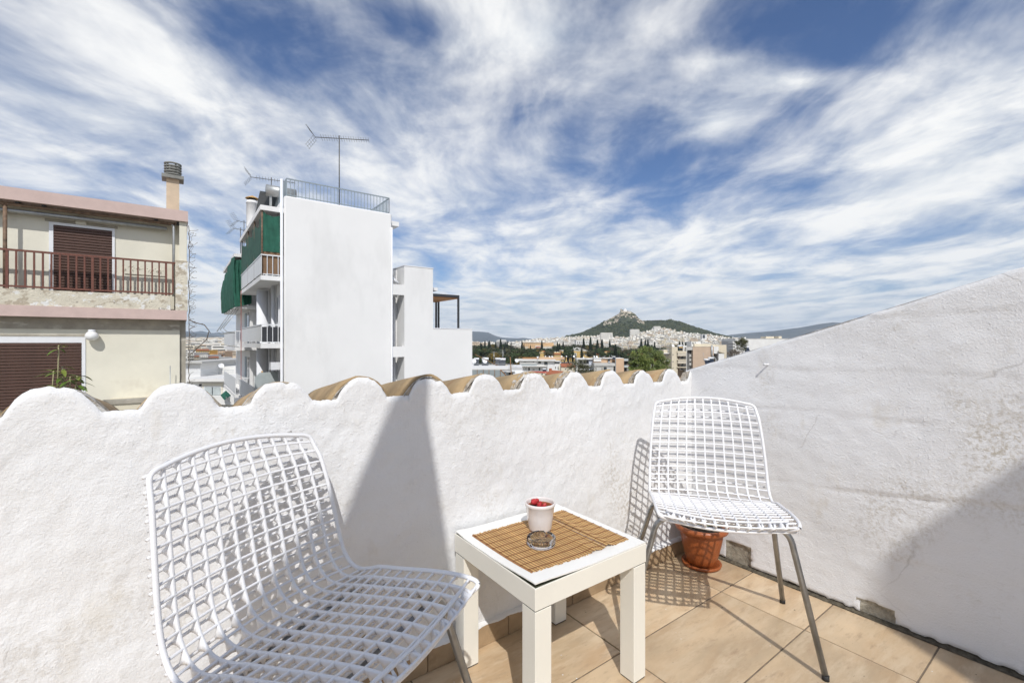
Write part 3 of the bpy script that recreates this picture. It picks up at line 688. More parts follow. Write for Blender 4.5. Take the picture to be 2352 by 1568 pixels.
def leaf(mb, base, d, up, ln, wd, bend=.3, n=5, mi=0):
    d = Vector(d).normalized(); up = Vector(up); sd = d.cross(up).normalized(); up = sd.cross(d).normalized(); base = Vector(base); vs = []; fs = []
    for i in range(n+1):
        t = i/n; w = wd*max(0.0, math.sin(math.pi*(t*.93+.05)))**.8; p = base+d*ln*t-up*bend*ln*t*t
        vs += [p-sd*w/2+up*w*.15, p, p+sd*w/2+up*w*.15]
    for i in range(n): b = i*3; fs += [(b, b+3, b+4, b+1), (b+1, b+4, b+5, b+2)]
    mb.add(vs, fs, mi, True)
sp = thing('pot_seedling', 'small dark green seedling in the terracotta pot', 'plant', (qu, qv, .19))
rr = random.Random(3)
for k in range(7):
    l = MB(); a = rr.uniform(0, 6.28); leaf(l, (qu+.02*math.cos(a), qv+.02*math.sin(a), .190), (math.cos(a), math.sin(a), rr.uniform(.4, 1.0)), (0,0,1), rr.uniform(.04, .07), .022); part(l, 'leaf', m_leaf, sp)

# flecks of paint and grit on the tiles
fk = MB(); rr = random.Random(17)
for k in range(70):
    u, v = rr.uniform(.3, 2.2), rr.uniform(.3, 1.38); r = rr.uniform(.001, .0035); n = 6; z = .0012
    if TU0 < u < TU1 and TV0 < v < TV1: pass
    fk.add([(u+r*rr.uniform(.5, 1.2)*math.cos(6.283*i/n), v+r*rr.uniform(.5, 1.2)*math.sin(6.283*i/n), z) for i in range(n)], [tuple(range(n))], 0 if rr.random() < .7 else 1)
solo(fk, 'paint_flecks', [m_plaster, m_darkbrown], 'tiny flecks of white paint and grit scattered on floor tiles', 'flecks', kind='stuff')
# ================================================================ NEIGHBOURING HOUSES
def r1(x, y, v): return uvp(x*.40296, 344.5+y*.40296, v)
def r2(x, y, v): return uvp(488.1+x*.4211, 287.1+y*.4211, v)
def r2u(x, y, u): return upv(488.1+x*.4211, 287.1+y*.4211, u)
STREET = -22.0
def shutter(parent, u0, u1, v, z0, z1, n, name='shutter'):
    s = part(MB().box(u0, u1, v+.03, v+.05, z0, z1), name, m_brown, parent)
    h = (z1-z0)/n; me = MB(); w = u1-u0
    me.add([(0, .0, 0), (w, .0, 0), (w, -.012, h*.15), (0, -.012, h*.15), (0, -.012, h*.72), (w, -.012, h*.72), (w, .012, h*.9), (0, .012, h*.9)], [(0,1,2,3), (3,2,5,4), (4,5,6,7)], 0)
    m = me.mesh('slat', m_brown)
    for i in range(n): share(m, 'slat', s, rel((u0, v+.016, z0+h*i), parent))
    return s
def left_house():
    V = 16.6; uc, _ = r1(1072, 400, V); UL = -9.0
    top = r1(1072, 350, V)[1]; rb = r1(1072, 410, V)[1]; mt_ = r1(1066, 915, V)[1]; mb_ = r1(1066, 968, V)[1]
    o = thing('cream_house', 'cream apartment house with pink slab edges, brown shutters and a rusty balcony rail', 'building', ((UL+uc)/2, V+4, STREET))
    VW, VL = V+.52, V+.38
    part(MB().box(UL, uc, V, V+9, rb, top), 'roof_slab', m_pink, o)
    part(MB().box(UL, uc-.03, V+.02, V+9, mb_, mt_), 'floor_slab', m_pink, o)
    part(MB().box(UL+.1, uc-.02, VW, V+8.9, mt_, rb), 'upper_wall', m_creamL, o)
    part(MB().box(UL+.1, uc-.20, VL, V+8.8, STREET, mb_), 'lower_wall', m_creamL, o)
    part(MB().box(UL+.1, uc-.05, VL+.08, V+8.8, STREET, mb_-.002), 'corner_strip', m_soffit, o)
    part(MB().box(UL+.1, uc-.20, VL-.015, VL, r1(300, 1020, VL)[1], mb_-.004), 'beam', m_soffit, o)
    # balcony kerb with peeling render, end pier
    kt = r1(1000, 832, V)[1]
    part(MB().box(UL, uc-.42, V+.05, V+.22, mt_, kt), 'balcony_kerb', m_peel, o)
    pt_ = r1(1040, 630, V)[1]; part(MB().box(r1(1000, 700, V)[0], uc-.01, V+.03, V+.45, mt_+.001, pt_), 'balcony_pier', m_peel, o)
    part(MB().box(r1(1022, 500, V)[0], uc-.03, V+.10, VW+.1, pt_, rb), 'return_wall', m_creamL, o)
    # rail
    rt, rbm = r1(1000, 640, V+.1)[1], r1(970, 815, V+.1)[1]; ua, ub = r1(40, 640, V+.1)[0], r1(985, 640, V+.1)[0]
    rl = part(MB().box(UL, ub+.06, V+.08, V+.14, rt-.05, rt), 'railing', m_rust, o)
    part(MB().box(UL, ub, V+.085, V+.13, rbm-.045, rbm), 'bottom_rail', m_rust, rl)
    n = 21; st = (ub-ua)/n; me = MB().box(-.018, .018, -.02, .02, 0, rt-rbm-.05).mesh('baluster', m_rust); mp = MB().box(-.026, .026, -.03, .03, 0, rt-kt-.05).mesh('post', m_rust)
    i = n
    while ua+st*i > UL:
        u = ua+st*i; post = i % 10 == 0
        share(mp if post else me, 'post' if post else 'baluster', rl, rel((u, V+.105, kt if post else rbm), o)); i -= 1
    # balcony door with roller shutter
    d0, d1 = r1(280, 500, VW)[0], r1(655, 500, VW)[0]; s0, s1 = r1(305, 600, VW)[0], r1(640, 600, VW)[0]; dt = r1(470, 440, VW)[1]; db = mt_+.02
    fr = MB().box(d0, s0, VW-.03, VW+.02, db, dt+.05).box(s1, d1, VW-.03, VW+.02, db, dt+.05).box(s0, s1, VW-.03, VW+.02, dt-.02, dt+.05)
    dr = part(fr, 'balcony_door', m_alum, o); shutter(dr, s0, s1, VW-.03, db, dt-.02, 29)
    part(MB().box(d0-.08, d1+.06, VW-.012, VW, dt+.055, dt+.13), 'door_head', m_soffit, o)
    part(MB().box(s0-.055, s0-.03, VW-.055, VW-.03, r1(0, 680, VW)[1], r1(0, 630, VW)[1]), 'handle', m_dark, dr)
    # relief plaque
    a0, a1 = r1(710, 660, VW)[0], r1(942, 660, VW)[0]; b0, b1 = r1(820, 712, VW)[1], r1(820, 628, VW)[1]
    pq = MB().box(a0, a1, VW-.03, VW, b0, b1); p = part(pq, 'relief_plaque', m_creamL, o); rr = random.Random(4)
    rlf = MB()
    for k in range(5):
        cx = a0+(a1-a0)*(k+.5)/5
        for q in range(5): rlf.tube([(cx-.12+.055*q, VW-.028, b0+.06+rr.uniform(0, .14)), (cx-.10+.05*q+rr.uniform(-.04, .04), VW-.028, b0+.16+rr.uniform(0, .12))], .012, 6)
    part(rlf, 'figures', m_creamL, p)
    # awning bars and pipes under the eave
    pz = lambda x, y: r1(x, y, V+.18)
    (ua_, za), (ub_, zb) = pz(0, 298), pz(1000, 425)
    part(MB().tube([(UL, V+.18, zb+.02), (ub_, V+.18, zb)], .045, 10), 'awning_bar', m_rustpipe, o)
    part(MB().tube([(UL, V+.30, zb-.12), (ub_-.2, V+.30, zb-.13)], .05, 10), 'awning_roller', m_galv, o)
    for x in (100, 250, 890, 1015):
        u = pz(x, 300)[0]; part(MB().box(u-.04, u+.04, V+.14, VW-.01, zb+.04, rb-.002), 'bracket', m_dark, o)
    u = pz(990, 500)[0]; part(MB().tube([(u, V+.16, kt), (u, V+.16, zb-.05), (u-.08, V+.18, zb)], .035, 8), 'drain_pipe', m_galv, o)
    u = pz(30, 500)[0]; part(MB().tube([(u, V+.16, kt), (u, V+.16, zb)], .04, 8), 'post', m_rustpipe, o)
    u, z = r1(463, 405, VW); part(MB().bbox(u-.11, u+.11, VW-.07, VW, z-.11, z+.11, .01), 'junction_box', m_creamL, o)
    # lower window
    w0, w1 = r1(-420, 1200, VL)[0], r1(466, 1200, VL)[0]; wt = r1(300, 1098, VL)[1]; wj = r1(488, 1200, VL)[0]; wh = r1(300, 1062, VL)[1]
    wf = part(MB().box(w0-.1, wj, VL-.02, VL+.01, wt, wh).box(w1, wj, VL-.02, VL+.01, wt-3.2, wt), 'window', m_alum, o)
    shutter(wf, w0, w1, VL-.03, wt-3.2, wt, 40)
    part(MB().box(w0-.1, wj+.06, VL-.03, VL, wh, wh+.06), 'window_head', m_soffit, o)
    # chimney with ring cowl
    VC = V+1.0; c0, c1 = r1(948, 250, VC)[0], r1(1022, 250, VC)[0]; cz = r1(985, 165, VC)[1]; cm = (c0+c1)/2
    ch = part(MB().box(c0, c1, VC, VC+(c1-c0), top, cz), 'chimney', m_stack, o)
    e = .115; part(MB().box(c0-e, c1+e, VC-e, VC+(c1-c0)+e, cz, cz+.10), 'chimney_cap', m_greyC, ch)
    rt_ = r1(990, 70, VC)[1]; yy = VC+(c1-c0)/2; rad = (r1(1037, 100, VC)[0]-r1(945, 100, VC)[0])/2
    for k in range(5):
        z = cz+.16+(rt_-cz-.19)*k/4; pts = [(cm+rad*math.cos(a), yy+rad*math.sin(a), z) for a in [2*math.pi*i/24 for i in range(25)]]
        part(MB().tube(pts, .030, 8, cap=False), 'cowl_ring', m_greyC, ch)
    pm = MB()
    for a in (.5, 2.1, 3.7, 5.2): pm.tube([(cm+rad*.75*math.cos(a), yy+rad*.75*math.sin(a), cz+.1), (cm+rad*.75*math.cos(a), yy+rad*.75*math.sin(a), rt_)], .025, 6)
    part(pm, 'cowl_post', m_greyC, ch)
    # globe wall lamp (unlit)
    lu, lz = r1(523, 1055, VL-.17); lamp = thing('globe_lamp', 'white glass globe lamp on the cream wall beside brown shutter', 'wall lamp', (lu, VL, lz))
    part(ball((lu, VL-.17, lz-.02), .145, (1,1,.92), 0), 'globe', m_globe, lamp); part(MB().lathe([(.075, .09), (.085, .13), (.07, .15), (0, .15)], 20, (lu, VL-.17, lz)), 'collar', m_alum, lamp)
    part(MB().tube([(lu, VL-.17, lz+.13), (lu, VL+.01, lz+.13)], .03, 8), 'arm', m_alum, lamp)
    # rod by the wall
    u, z = r1(970, 1230, VL-.25); solo(MB().tube([(u, VL-.2, z-1.9), (u, VL-.25, z)], .013, 6), 'thin_rod', m_galv, 'thin pale metal rod standing near the cream wall corner', 'rod', (u, VL-.2, z-1.9))
    # low terrace wall below
    q0 = r1(590, 1440, V-1.2); q1 = r1(1000, 1440, V-1.2)[0]
    lw = thing('low_terrace_wall', 'low cream terrace wall with grey coping in front of cream house', 'wall', ((q0[0]+q1)/2, V-1.2, STREET))
    part(MB().box(q0[0], q1, V-1.2, V+.4, STREET, q0[1]-.05), 'wall', m_cream, lw); part(MB().box(q0[0]-.03, q1, V-1.24, V-.9, q0[1]-.05, q0[1]+.05), 'coping', m_soffit, lw)
    part(MB().box(q0[0], q1, V-.9, V+.4, q0[1]-.6, q0[1]-.4), 'deck', m_soffit, lw)
    a = Vector((r1(478, 1380, V-.9)[0], V-.6, r1(478, 1395, V-.9)[1])); b = Vector((q0[0], V-1.2, r1(590, 1490, V-1.2)[1]))
    part(MB().prism([a, b, b-Vector((0,0,.16)), a-Vector((0,0,.16))], (0, .18, 0)), 'stair_rail', m_soffit, lw)
    # potted plant on that terrace
    pl = thing('tall_potted_plant', 'leggy green plant with long stems in front of the brown shutter', 'plant', (r1(345, 1330, V-1.6)[0], V-1.6, r1(345, 1450, V-1.6)[1]))
    rr = random.Random(11); vz = V-1.6
    for (x0, y0, x1, y1, nl, ls) in ((325, 1420, 335, 1112, 5, .22), (352, 1420, 348, 1235, 9, .32), (300, 1430, 300, 1260, 6, .26), (437, 1440, 445, 1285, 13, .34), (380, 1430, 405, 1290, 7, .28), (345, 1430, 318, 1345, 7, .3)):
        A = Vector((r1(x0, y0, vz)[0], vz, r1(x0, y0, vz)[1])); B = Vector((r1(x1, y1, vz)[0], vz+rr.uniform(-.15, .15), r1(x1, y1, vz)[1]))
        st_ = part(MB().tube([A, A.lerp(B, .5)+Vector((rr.uniform(-.03, .03), 0, 0)), B], .014, 6), 'stem', m_stem, pl)
        for k in range(nl):
            an = k*2.4+rr.random(); l = MB(); t = 1-.05*k if nl > 6 else 1-.02*k; p = A.lerp(B, t)
            leaf(l, p, (math.cos(an), math.sin(an), rr.uniform(-.1, .6)), (0,0,1), ls*rr.uniform(.8, 1.2), ls*.28, .45); part(l, 'leaf', m_leaf2 if k < 3 else m_leaf, pl)
    # dry creeper on the corner
    vn = thing('dry_creeper', 'bare dry creeper twigs hanging down the corner of cream house', 'creeper', (uc+.012, V+.05, mb_-4))
    tw = MB(); rr = random.Random(5)
    p = Vector((uc+.012, V+.04, rb-.1)); z = rb-.1
    while z > mb_-4:
        q = Vector((uc+.012+rr.uniform(-.004, .03), V+.04+rr.uniform(0, .05), z-rr.uniform(.08, .16))); dense = rb-1.6 < z or mb_-1.2 < z < mt_+.9
        tw.tube([p, q], .009, 4)
        for e in range(3 if dense else 1):
            if rr.random() < .75: a = q+Vector((rr.uniform(.02, .16 if dense else .08), rr.uniform(-.08, .05), rr.uniform(-.12, .16))); tw.tube([q, a, a+Vector((rr.uniform(-.02, .08), 0, rr.uniform(-.05, .08)))], .0045, 4)
        p = q; z = q.z
        if abs(z-(mb_-.05)) < .07:
            c = [q+Vector(d) for d in ((.16, 0, -.08), (.38, 0, -.14), (.5, 0, -.32), (.44, 0, -.58), (.2, 0, -.85), (.02, 0, -1.05))]; tw.tube([q]+c, .014, 5)
            for d in c: tw.tube([d, d+Vector((rr.uniform(-.1, .12), 0, rr.uniform(-.1, .1)))], .006, 4)
    part(tw, 'twig', m_twig, vn)
left_house()
def railing(parent, a, b, z0, z1, step, mats, name='railing', bar=.012, posts=None):
    """upright-bar railing between two plan points (u, v) with top and bottom rail"""
    a, b = Vector((*a, 0)), Vector((*b, 0)); d = (b-a); L = d.length; t = d/L; n = Vector((-t.y, t.x, 0))
    def bx(mb, p, q, z0, z1, w):
        mb.prism([p-n*w+Vector((0,0,z0)), q-n*w+Vector((0,0,z0)), q-n*w+Vector((0,0,z1)), p-n*w+Vector((0,0,z1))], n*2*w)
    top = MB(); bx(top, a, b, z1-.05, z1, .022); r = part(top, name, mats, parent)
    bt = MB(); bx(bt, a, b, z0+.05, z0+.085, .014); part(bt, 'bottom_rail', mats, r)
    me = MB().box(-bar, bar, -bar, bar, 0, z1-z0-.06).mesh('bar', mats); k = max(1, int(L/step))
    for i in range(k+1):
        p = a+t*(L*i/k); share(me, 'bar', r, rel((p.x, p.y, z0+.01), parent), (0, 0, math.atan2(t.y, t.x)))
    return r
def antenna(name, label, base, h, length, dirv, n, big=1.0):
    o = thing(name, label, 'antenna', base); b = Vector(base); top = b+Vector((0, 0, h)); d = Vector(dirv).normalized(); s = Vector((-d.y, d.x, 0))
    part(MB().tube([b, top], .022*big, 6), 'mast', m_aerial, o)
    bm = MB(); e0 = top-Vector((0,0,.12*big))-d*length*.45; e1 = top-Vector((0,0,.12*big))+d*length*.55; bm.tube([e0, e1], .016*big, 6); part(bm, 'boom', m_aerial, o)
    el = MB()
    for i in range(n):
        p = e0.lerp(e1, .12+.88*i/(n-1)); L = (.17-.05*i/n)*big; el.tube([p-s*L+Vector((0,0,L*.35)), p, p+s*L-Vector((0,0,L*.35))], .006*big, 4)
    part(el, 'element', m_aerial, o)
    rf = MB()
    for sg in (1, -1):
        for k in range(5):
            q = e0+d*(.02+.06*k)*-1*big+Vector((0,0,sg*(.05+.085*k)*big)); rf.tube([q-s*.24*big, q+s*.24*big], .006*big, 4)
        for y in (-.22, 0, .22): rf.tube([e0+s*y*big+Vector((0,0,sg*.03)), e0-d*.3*big+s*y*big+Vector((0,0,sg*.4*big))], .005*big, 4)
    part(rf, 'reflector', m_aerial, o)
    return o
def white_house():
    V = 23.2; ua = r2(392, 600, V)[0]; ub = r2(978, 600, V)[0]; top = r2(400, 385, V)[1]
    o = thing('white_tower_house', 'tall plain white apartment house with green netted balconies and roof railing', 'building', ((ua+ub)/2, V+5, STREET))
    D = 8.0
    tp = MB(); 
    part(MB().bbox(ua, ub, V, V+D, STREET, top, .05), 'wall', m_wwhite, o)
    # roof railing and its side
    rz0 = top+.02; rz1 = r2(412, 290, V+.1)[1]; a = (ua+.12, V+.12); b = (ub-.1, V+.12)
    railing(o, a, b, rz0, rz1, .16, m_rail); railing(o, (ub-.1, V+.12), (ub-.1, V+4), rz0, rz1, .16, m_rail)
    part(MB().box(ua+.10, ua+.13, V+.12, V+D-.3, rz0, rz1), 'side_screen', m_rail, o)
    # eave on the right side and down pipes
    e0 = r2(980, 540, V+.3); part(MB().box(ub, ub+.55, V+.35, V+4, r2(1000, 552, V+.4)[1], r2(1000, 528, V+.4)[1]), 'eave', m_wwhite, o)
    part(MB().tube([(ua-.10, V+.10, STREET), (ua-.10, V+.10, r2(385, 290, V)[1]-.02)], .06, 10), 'down_pipe', m_wside, o)
    part(MB().tube([(ub-.02, V-.05, STREET), (ub-.02, V-.05, r2(975, 560, V)[1])], .045, 8), 'down_pipe', m_wside, o)
    # ---- left side: balconies. near end at v = V+.15, long side towards -u
    vb = V+.15; ul = r2(263, 750, vb)[0]; vf = r2u(153, 850, ul)[0]
    def balcony(s_top, s_th, rail_top, ul, ur, v0, v1, pan, end):
        b = part(MB().box(ul, ur, v0, v1, s_top-s_th, s_top), 'balcony_slab', m_wwhite, o)
        part(MB().box(ul+.03, ul+.055, v0+.02, v1-.02, s_top+.10, rail_top-.05), 'balcony_front', pan, b)
        part(MB().box(ul+.01, ul+.07, v0, v1, rail_top-.05, rail_top), 'top_rail', m_alum, b)
        railing(b, (ul+.04, v0+.04), (ur, v0+.04), s_top, rail_top, .2, m_alum, 'end_railing', .014)
        if end: part(MB().box(ul+.05, ur, v0+.09, v0+.11, s_top+.08, rail_top+end[1]), 'end_screen', end[0], b)
        return b
    s1 = r2(265, 818, vb)[1]; balcony(s1, .21, r2(265, 702, vb)[1], ul, ua-.003, vb, vf, m_balc, (m_wood, .22))
    s2 = r2(265, 1192, vb)[1]; balcony(s2, .21, r2(265, 1085, vb)[1], ul, ua-.003, vb, vf, m_balc, (m_dark, -.12))
    s3 = s2-3.12; balcony(s3, .2, s3+1.0, ul-.1, ua-.003, vb+1.6, vf, m_balc, None)
    ct = r2(265, 436, vb)[1]; part(MB().box(ul-.02, ua-.003, vb-.05, vf+.3, ct-.22, ct), 'canopy_slab', m_wwhite, o)
    # green shade nets hung between canopy and balcony, on rusty posts
    zt, zb = ct-.26, s1+1.0
    def net(p, q, z0, z1, sag, nm, m):
        n = MB(); vs = []; k = 10; p, q = Vector(p), Vector(q); pn = Vector((-(q-p).y, (q-p).x)).normalized()
        for i in range(k+1):
            for j in range(7):
                a = p.lerp(q, i/k); w = .04*math.sin(i*1.9+j*.7); zz = z0+(z1-sag*math.sin(math.pi*i/k)-z0)*j/6; vs.append((a.x+pn.x*w, a.y+pn.y*w, zz))
        n.add(vs, [(i*7+j, i*7+7+j, i*7+8+j, i*7+j+1) for i in range(k) for j in range(6)], 0, True); return part(n, nm, m, o)
    net((ul+.10, vb+.05), (ua-.02, vb+.05), zb+.1, zt, .18, 'shade_net', m_net)
    vs_ = [vb+.05, vb+2.5, vb+5.0, vf-.2]
    for a, b in zip(vs_, vs_[1:]):
        net((ul+.05, a), (ul+.05, b), s1+.95, zt, .55, 'shade_net', m_netD)
    for v in vs_: part(MB().tube([(ul+.06, v, s1), (ul+.06, v, ct-.2)], .035, 6), 'post', m_rustpipe, o)
    # side wall openings
    for (v, w) in ((V+1.3, .45), (V+2.9, .35), (V+5.3, .6)):
        for s in (s1, s2, s3):
            d = part(MB().box(ua-.03, ua-.002, v, v+w, s+.05, s+2.25), 'balcony_door', m_winglass, o); part(MB().box(ua-.06, ua-.003, v-.12, v-.001, s+.02, s+2.3), 'door_jamb', m_wside, d)
    part(MB().tube([(ua-.35, V+4.1, STREET), (ua-.35, V+4.1, s1-.3)], .28, 14), 'vent_duct', m_wside, o)
    part(MB().tube([(ua-.12, V+2.2, STREET), (ua-.12, V+2.2, s1-.25)], .09, 10), 'down_pipe', m_wside, o)
    part(MB().tube([(ul-.02, vf-.5, STREET), (ul-.02, vf-.5, s1)], .016, 6), 'red_pipe', m_redpipe, o)
    # clutter on the lowest balcony
    q = r2(230, 1440, vb+1.0); gz = r2(240, 1440, vb+1)[1]
    part(MB().prism([(r2(230, 1440, vb+.9)[0], vb+.9, gz-.6), (ua-.1, vb+.9, gz-.6), (ua-.1, vb+.9, r2(320, 1345, vb+.9)[1]), (r2(260, 1350, vb+.9)[0], vb+.9, r2(260, 1350, vb+.9)[1]), (r2(230, 1375, vb+.9)[0], vb+.9, r2(230, 1375, vb+.9)[1])], (0, .05, 0)), 'wind_screen', m_paleglass, o)
    bd = thing('stacked_planks', 'bundle of raw timber planks leaning on the lowest balcony', 'planks', (ul+.2, vb+2.2, s3))
    for k in range(4):
        u = ul+.1+.1*k; part(MB().prism([(u, vb+2.0+.1*k, s3), (u+.07, vb+2.0+.1*k, s3), (u+.30, vb+2.3+.1*k, s3+1.75-.1*k), (u+.23, vb+2.3+.1*k, s3+1.75-.1*k)], (0, .04, 0)), 'plank', m_ply, bd)
    part(MB().box(ua-.5, ua-.02, V+.35, V+.95, s3+1.9, s3+2.25), 'shutter_box', m_alum, o)
    part(MB().box(ua-.03, ua-.004, V+.4, V+.95, s3, s3+1.9), 'shutter_door', m_galv, o)
    # ---- further wing
    v2 = vf+.35; uw = r2(122, 900, v2)[0]; ur = r2(185, 900, v2)[0]+.25; ve = r2u(62, 900, uw)[0]
    part(MB().box(ur, ua+4, v2+.6, v2+9, STREET, r2(150, 640, v2)[1]), 'wing_wall', m_wwhite, o)
    t2 = r2(120, 702, v2)[1]; part(MB().box(uw-.05, ua, v2-.1, ve, t2-.18, t2), 'canopy_slab', m_wwhite, o)
    f2 = [r2(120, 980, v2)[1], r2(120, 1212, v2)[1], r2(120, 1470, v2)[1]]
    for i, s in enumerate(f2):
        b = part(MB().box(uw, ur+.3, v2, ve, s-.2, s), 'balcony_slab', m_wwhite, o); rt = s+1.0
        part(MB().box(uw+.02, uw+.05, v2+.02, ve, s+.1, rt), 'balcony_front', m_balc, b)
        railing(b, (uw+.04, v2+.03), (ur, v2+.03), s, rt, .17, m_alum, 'end_railing', .012)
        part(MB().box(ur-.03, ur-.002, v2+.9, v2+1.7, s+.05, s+2.2), 'balcony_door', m_winglass, o); part(MB().box(ur-.035, ur-.003, v2+2.2, v2+3.0, s+.9, s+2.2), 'shutter', m_rail, o)
    n = MB(); vs = []; k = 14
    for i in range(k+1):
        for j in range(11):
            t = i/k; f = j/10; u = uw-.02+(ur+.05-uw)*t; w = .10*math.sin(i*2.3+j*.5)+.05*math.sin(i*4.1); 
            zt_ = t2-.25-(.15*(1-t)); zb_ = f2[0]-.15+.25*t; vs.append((u-.10*math.sin(f*3)*(1-t), v2-.12+w, zb_+(zt_-zb_)*f))
    n.add(vs, [(i*11+j, i*11+11+j, i*11+12+j, i*11+j+1) for i in range(k) for j in range(10)], 0, True); part(n, 'shade_net', m_net, o)
    n = MB(); vs = []
    for i in range(k+1):
        for j in range(7): vs.append((uw-.06-.10*math.sin(j/6*3)+.09*math.sin(i*1.7+j*.4), v2-.1+(ve-v2)*i/k, f2[0]-.15+(t2-.2-f2[0]-.9*(i/k)**1.5+.15)*(j/6)))
    n.add(vs, [(i*7+j, i*7+7+j, i*7+8+j, i*7+j+1) for i in range(k) for j in range(6)], 0, True); part(n, 'shade_net', m_net, o)
    # folded awning arms
    for k in range(3):
        q = [r2(x, y, v2+.3*k) for (x, y) in ((112+16*k, 1000), (24+17*k, 1126-9*k), (46+17*k, 1140-6*k), (122, 1132))]; part(MB().tube([(a, v2+.3*k, z) for a, z in q], .022, 6), 'awning_arm', m_galv, o)
    # ---- right hand blocks
    xs = r2(1047, 900, V)[0]; xe = r2(1203, 900, V)[0]; xz = r2(1417, 1200, V)[0]; tb = r2(1047, 768, V)[1]; tl = r2(1300, 1112, V)[1]
    part(MB().box(xs, xe, V+.01, V+7, STREET, tb), 'wall', m_wwhite, o); part(MB().box(xe, xz, V+.01, V+7, STREET, tl), 'wall', m_wwhite, o)
    part(MB().box(xs-.02, xe+.03, V-.01, V+7, tb, tb+.05), 'coping', m_wside, o); part(MB().box(xe, xz+.03, V-.01, V+.25, tl, tl+.05), 'coping', m_wside, o)
    part(MB().box(ub, xs, V+1.1, V+6, STREET, tb-.1), 'recess_wall', m_wwhite, o)
    for (ya, yb) in ((868, 925), (1208, 1265)): part(MB().box(ub, xs, V+.02, V+.35, r2(1000, yb, V)[1], r2(1000, ya, V)[1]), 'beam', m_wwhite, o)
    part(MB().tube([(ub+.1, V+.5, r2(985, 820, V)[1]), (xs-.15, V+.5, r2(1030, 858, V)[1])], .09, 8), 'pipe', m_wside, o)
    part(MB().tube([(ub+.5, V+.95, STREET), (ub+.5, V+.95, r2(1000, 930, V)[1])], .07, 8), 'pipe', m_wside, o)
    w = r2(985, 1300, V+1.1); part(MB().box(ub+.02, ub+.4, V+1.06, V+1.1, r2(985, 1390, V+1)[1], r2(985, 1325, V+1)[1]), 'window', m_winglass, o)
    part(MB().box(ub+.02, ub+.4, V+1.05, V+1.1, r2(985, 1312, V+1)[1], r2(985, 1268, V+1)[1]), 'louvre', m_galv, o)
    part(MB().box(xe, xe+.75, V+.9, V+4, r2(1230, 905, V+1)[1], r2(1230, 889, V+1)[1]), 'eave', m_wwhite, o)
    # pergola
    pg = thing('steel_pergola', 'dark steel pergola with timber ceiling on the white house terrace', 'pergola', ((xe+xz)/2, V+2, tl))
    g1 = r2(1343, 1000, V+1.0)[0]; gt = r2(1340, 928, V+1.0)[1]
    part(MB().box(xe+.01, g1+.05, V+1.0, V+4.2, gt-.16, gt), 'roof_frame', m_dark, pg); part(MB().box(xe+.05, g1, V+1.05, V+4.1, gt-.22, gt-.161), 'timber_ceiling', m_pergwood, pg)
    for (u, v) in ((g1, V+1.05), (r2(1233, 1000, V+4)[0], V+4.0), (g1, V+4.0)): part(MB().box(u-.05, u+.05, v-.05, v+.05, tl, gt-.16), 'post', m_dark, pg)
    # ---- roof clutter, each a thing
    am = r2(690, 430, V+.5); antenna('tv_antenna', 'long yagi antenna on tall mast above white house railing', (am[0], V+.45, top+.0), r2(697, 62, V+.5)[1]-top, 2.6, (.88, -.48, 0), 20, 1.25)
    bm = r2(285, 432, V+3); antenna('tv_antenna', 'smaller yagi antenna beside the white chimney flue', (bm[0]+.3, V+3, ct), r2(287, 280, V+3)[1]-ct, 2.0, (1, -.2, 0), 14)
    for i, (x, y, v) in enumerate(((153, 560, V+9), (172, 520, V+9.5))):
        c = r2(x, y, v); antenna('tv_antenna', 'small antenna above the netted far balcony, %s mast' % ('shorter' if i == 0 else 'taller'), (c[0], v, r2(x, 700, v)[1]), c[1]-r2(x, 700, v)[1], 1.0, (1, .4, 0), 6)
    fl_ = r2(217, 560, V+5); fz = r2(217, 415, V+5)[1]
    fu = thing('white_flue', 'white round chimney flue with tan conical cap on canopy', 'chimney', (fl_[0], V+5, ct))
    part(MB().lathe([(.28, ct-fz-.0), (.28, -.15), (.30, -.14), (.30, -.08), (.27, -.07), (.27, .0)], 20, (fl_[0], V+5, fz)), 'flue', m_wwhite, fu)
    part(MB().lathe([(.34, .12), (.30, .16), (0, .30)], 20, (fl_[0], V+5, fz)).lathe([(0, .11), (.34, .115)], 20, (fl_[0], V+5, fz)), 'cap', m_ply, fu); part(MB().tube([(fl_[0], V+5, fz-.05), (fl_[0], V+5, fz+.13)], .2, 10), 'throat', m_dark, fu)
    sh = r2(395, 372, V+2.2); hz_ = sh[1]
    sw = thing('solar_water_heater', 'silver solar water tank behind the white house roof railing', 'water heater', (sh[0], V+2.2, top))
    part(MB().tube([(sh[0]-.85, V+2.2, hz_), (sh[0]+.5, V+2.2, hz_)], .27, 18), 'tank', m_galv, sw); part(MB().prism([(sh[0]-1.1, V+2.3, hz_-.1), (sh[0]+.3, V+2.3, hz_-.1), (sh[0]+.3, V+4, top), (sh[0]-1.1, V+4, top)], (0, .06, .05)), 'collector', m_winglass, sw)
    part(MB().box(sh[0]-.7, sh[0]-.6, V+2.15, V+2.25, top, hz_).box(sh[0]+.3, sh[0]+.4, V+2.15, V+2.25, top, hz_), 'stand', m_galv, sw)
white_house()
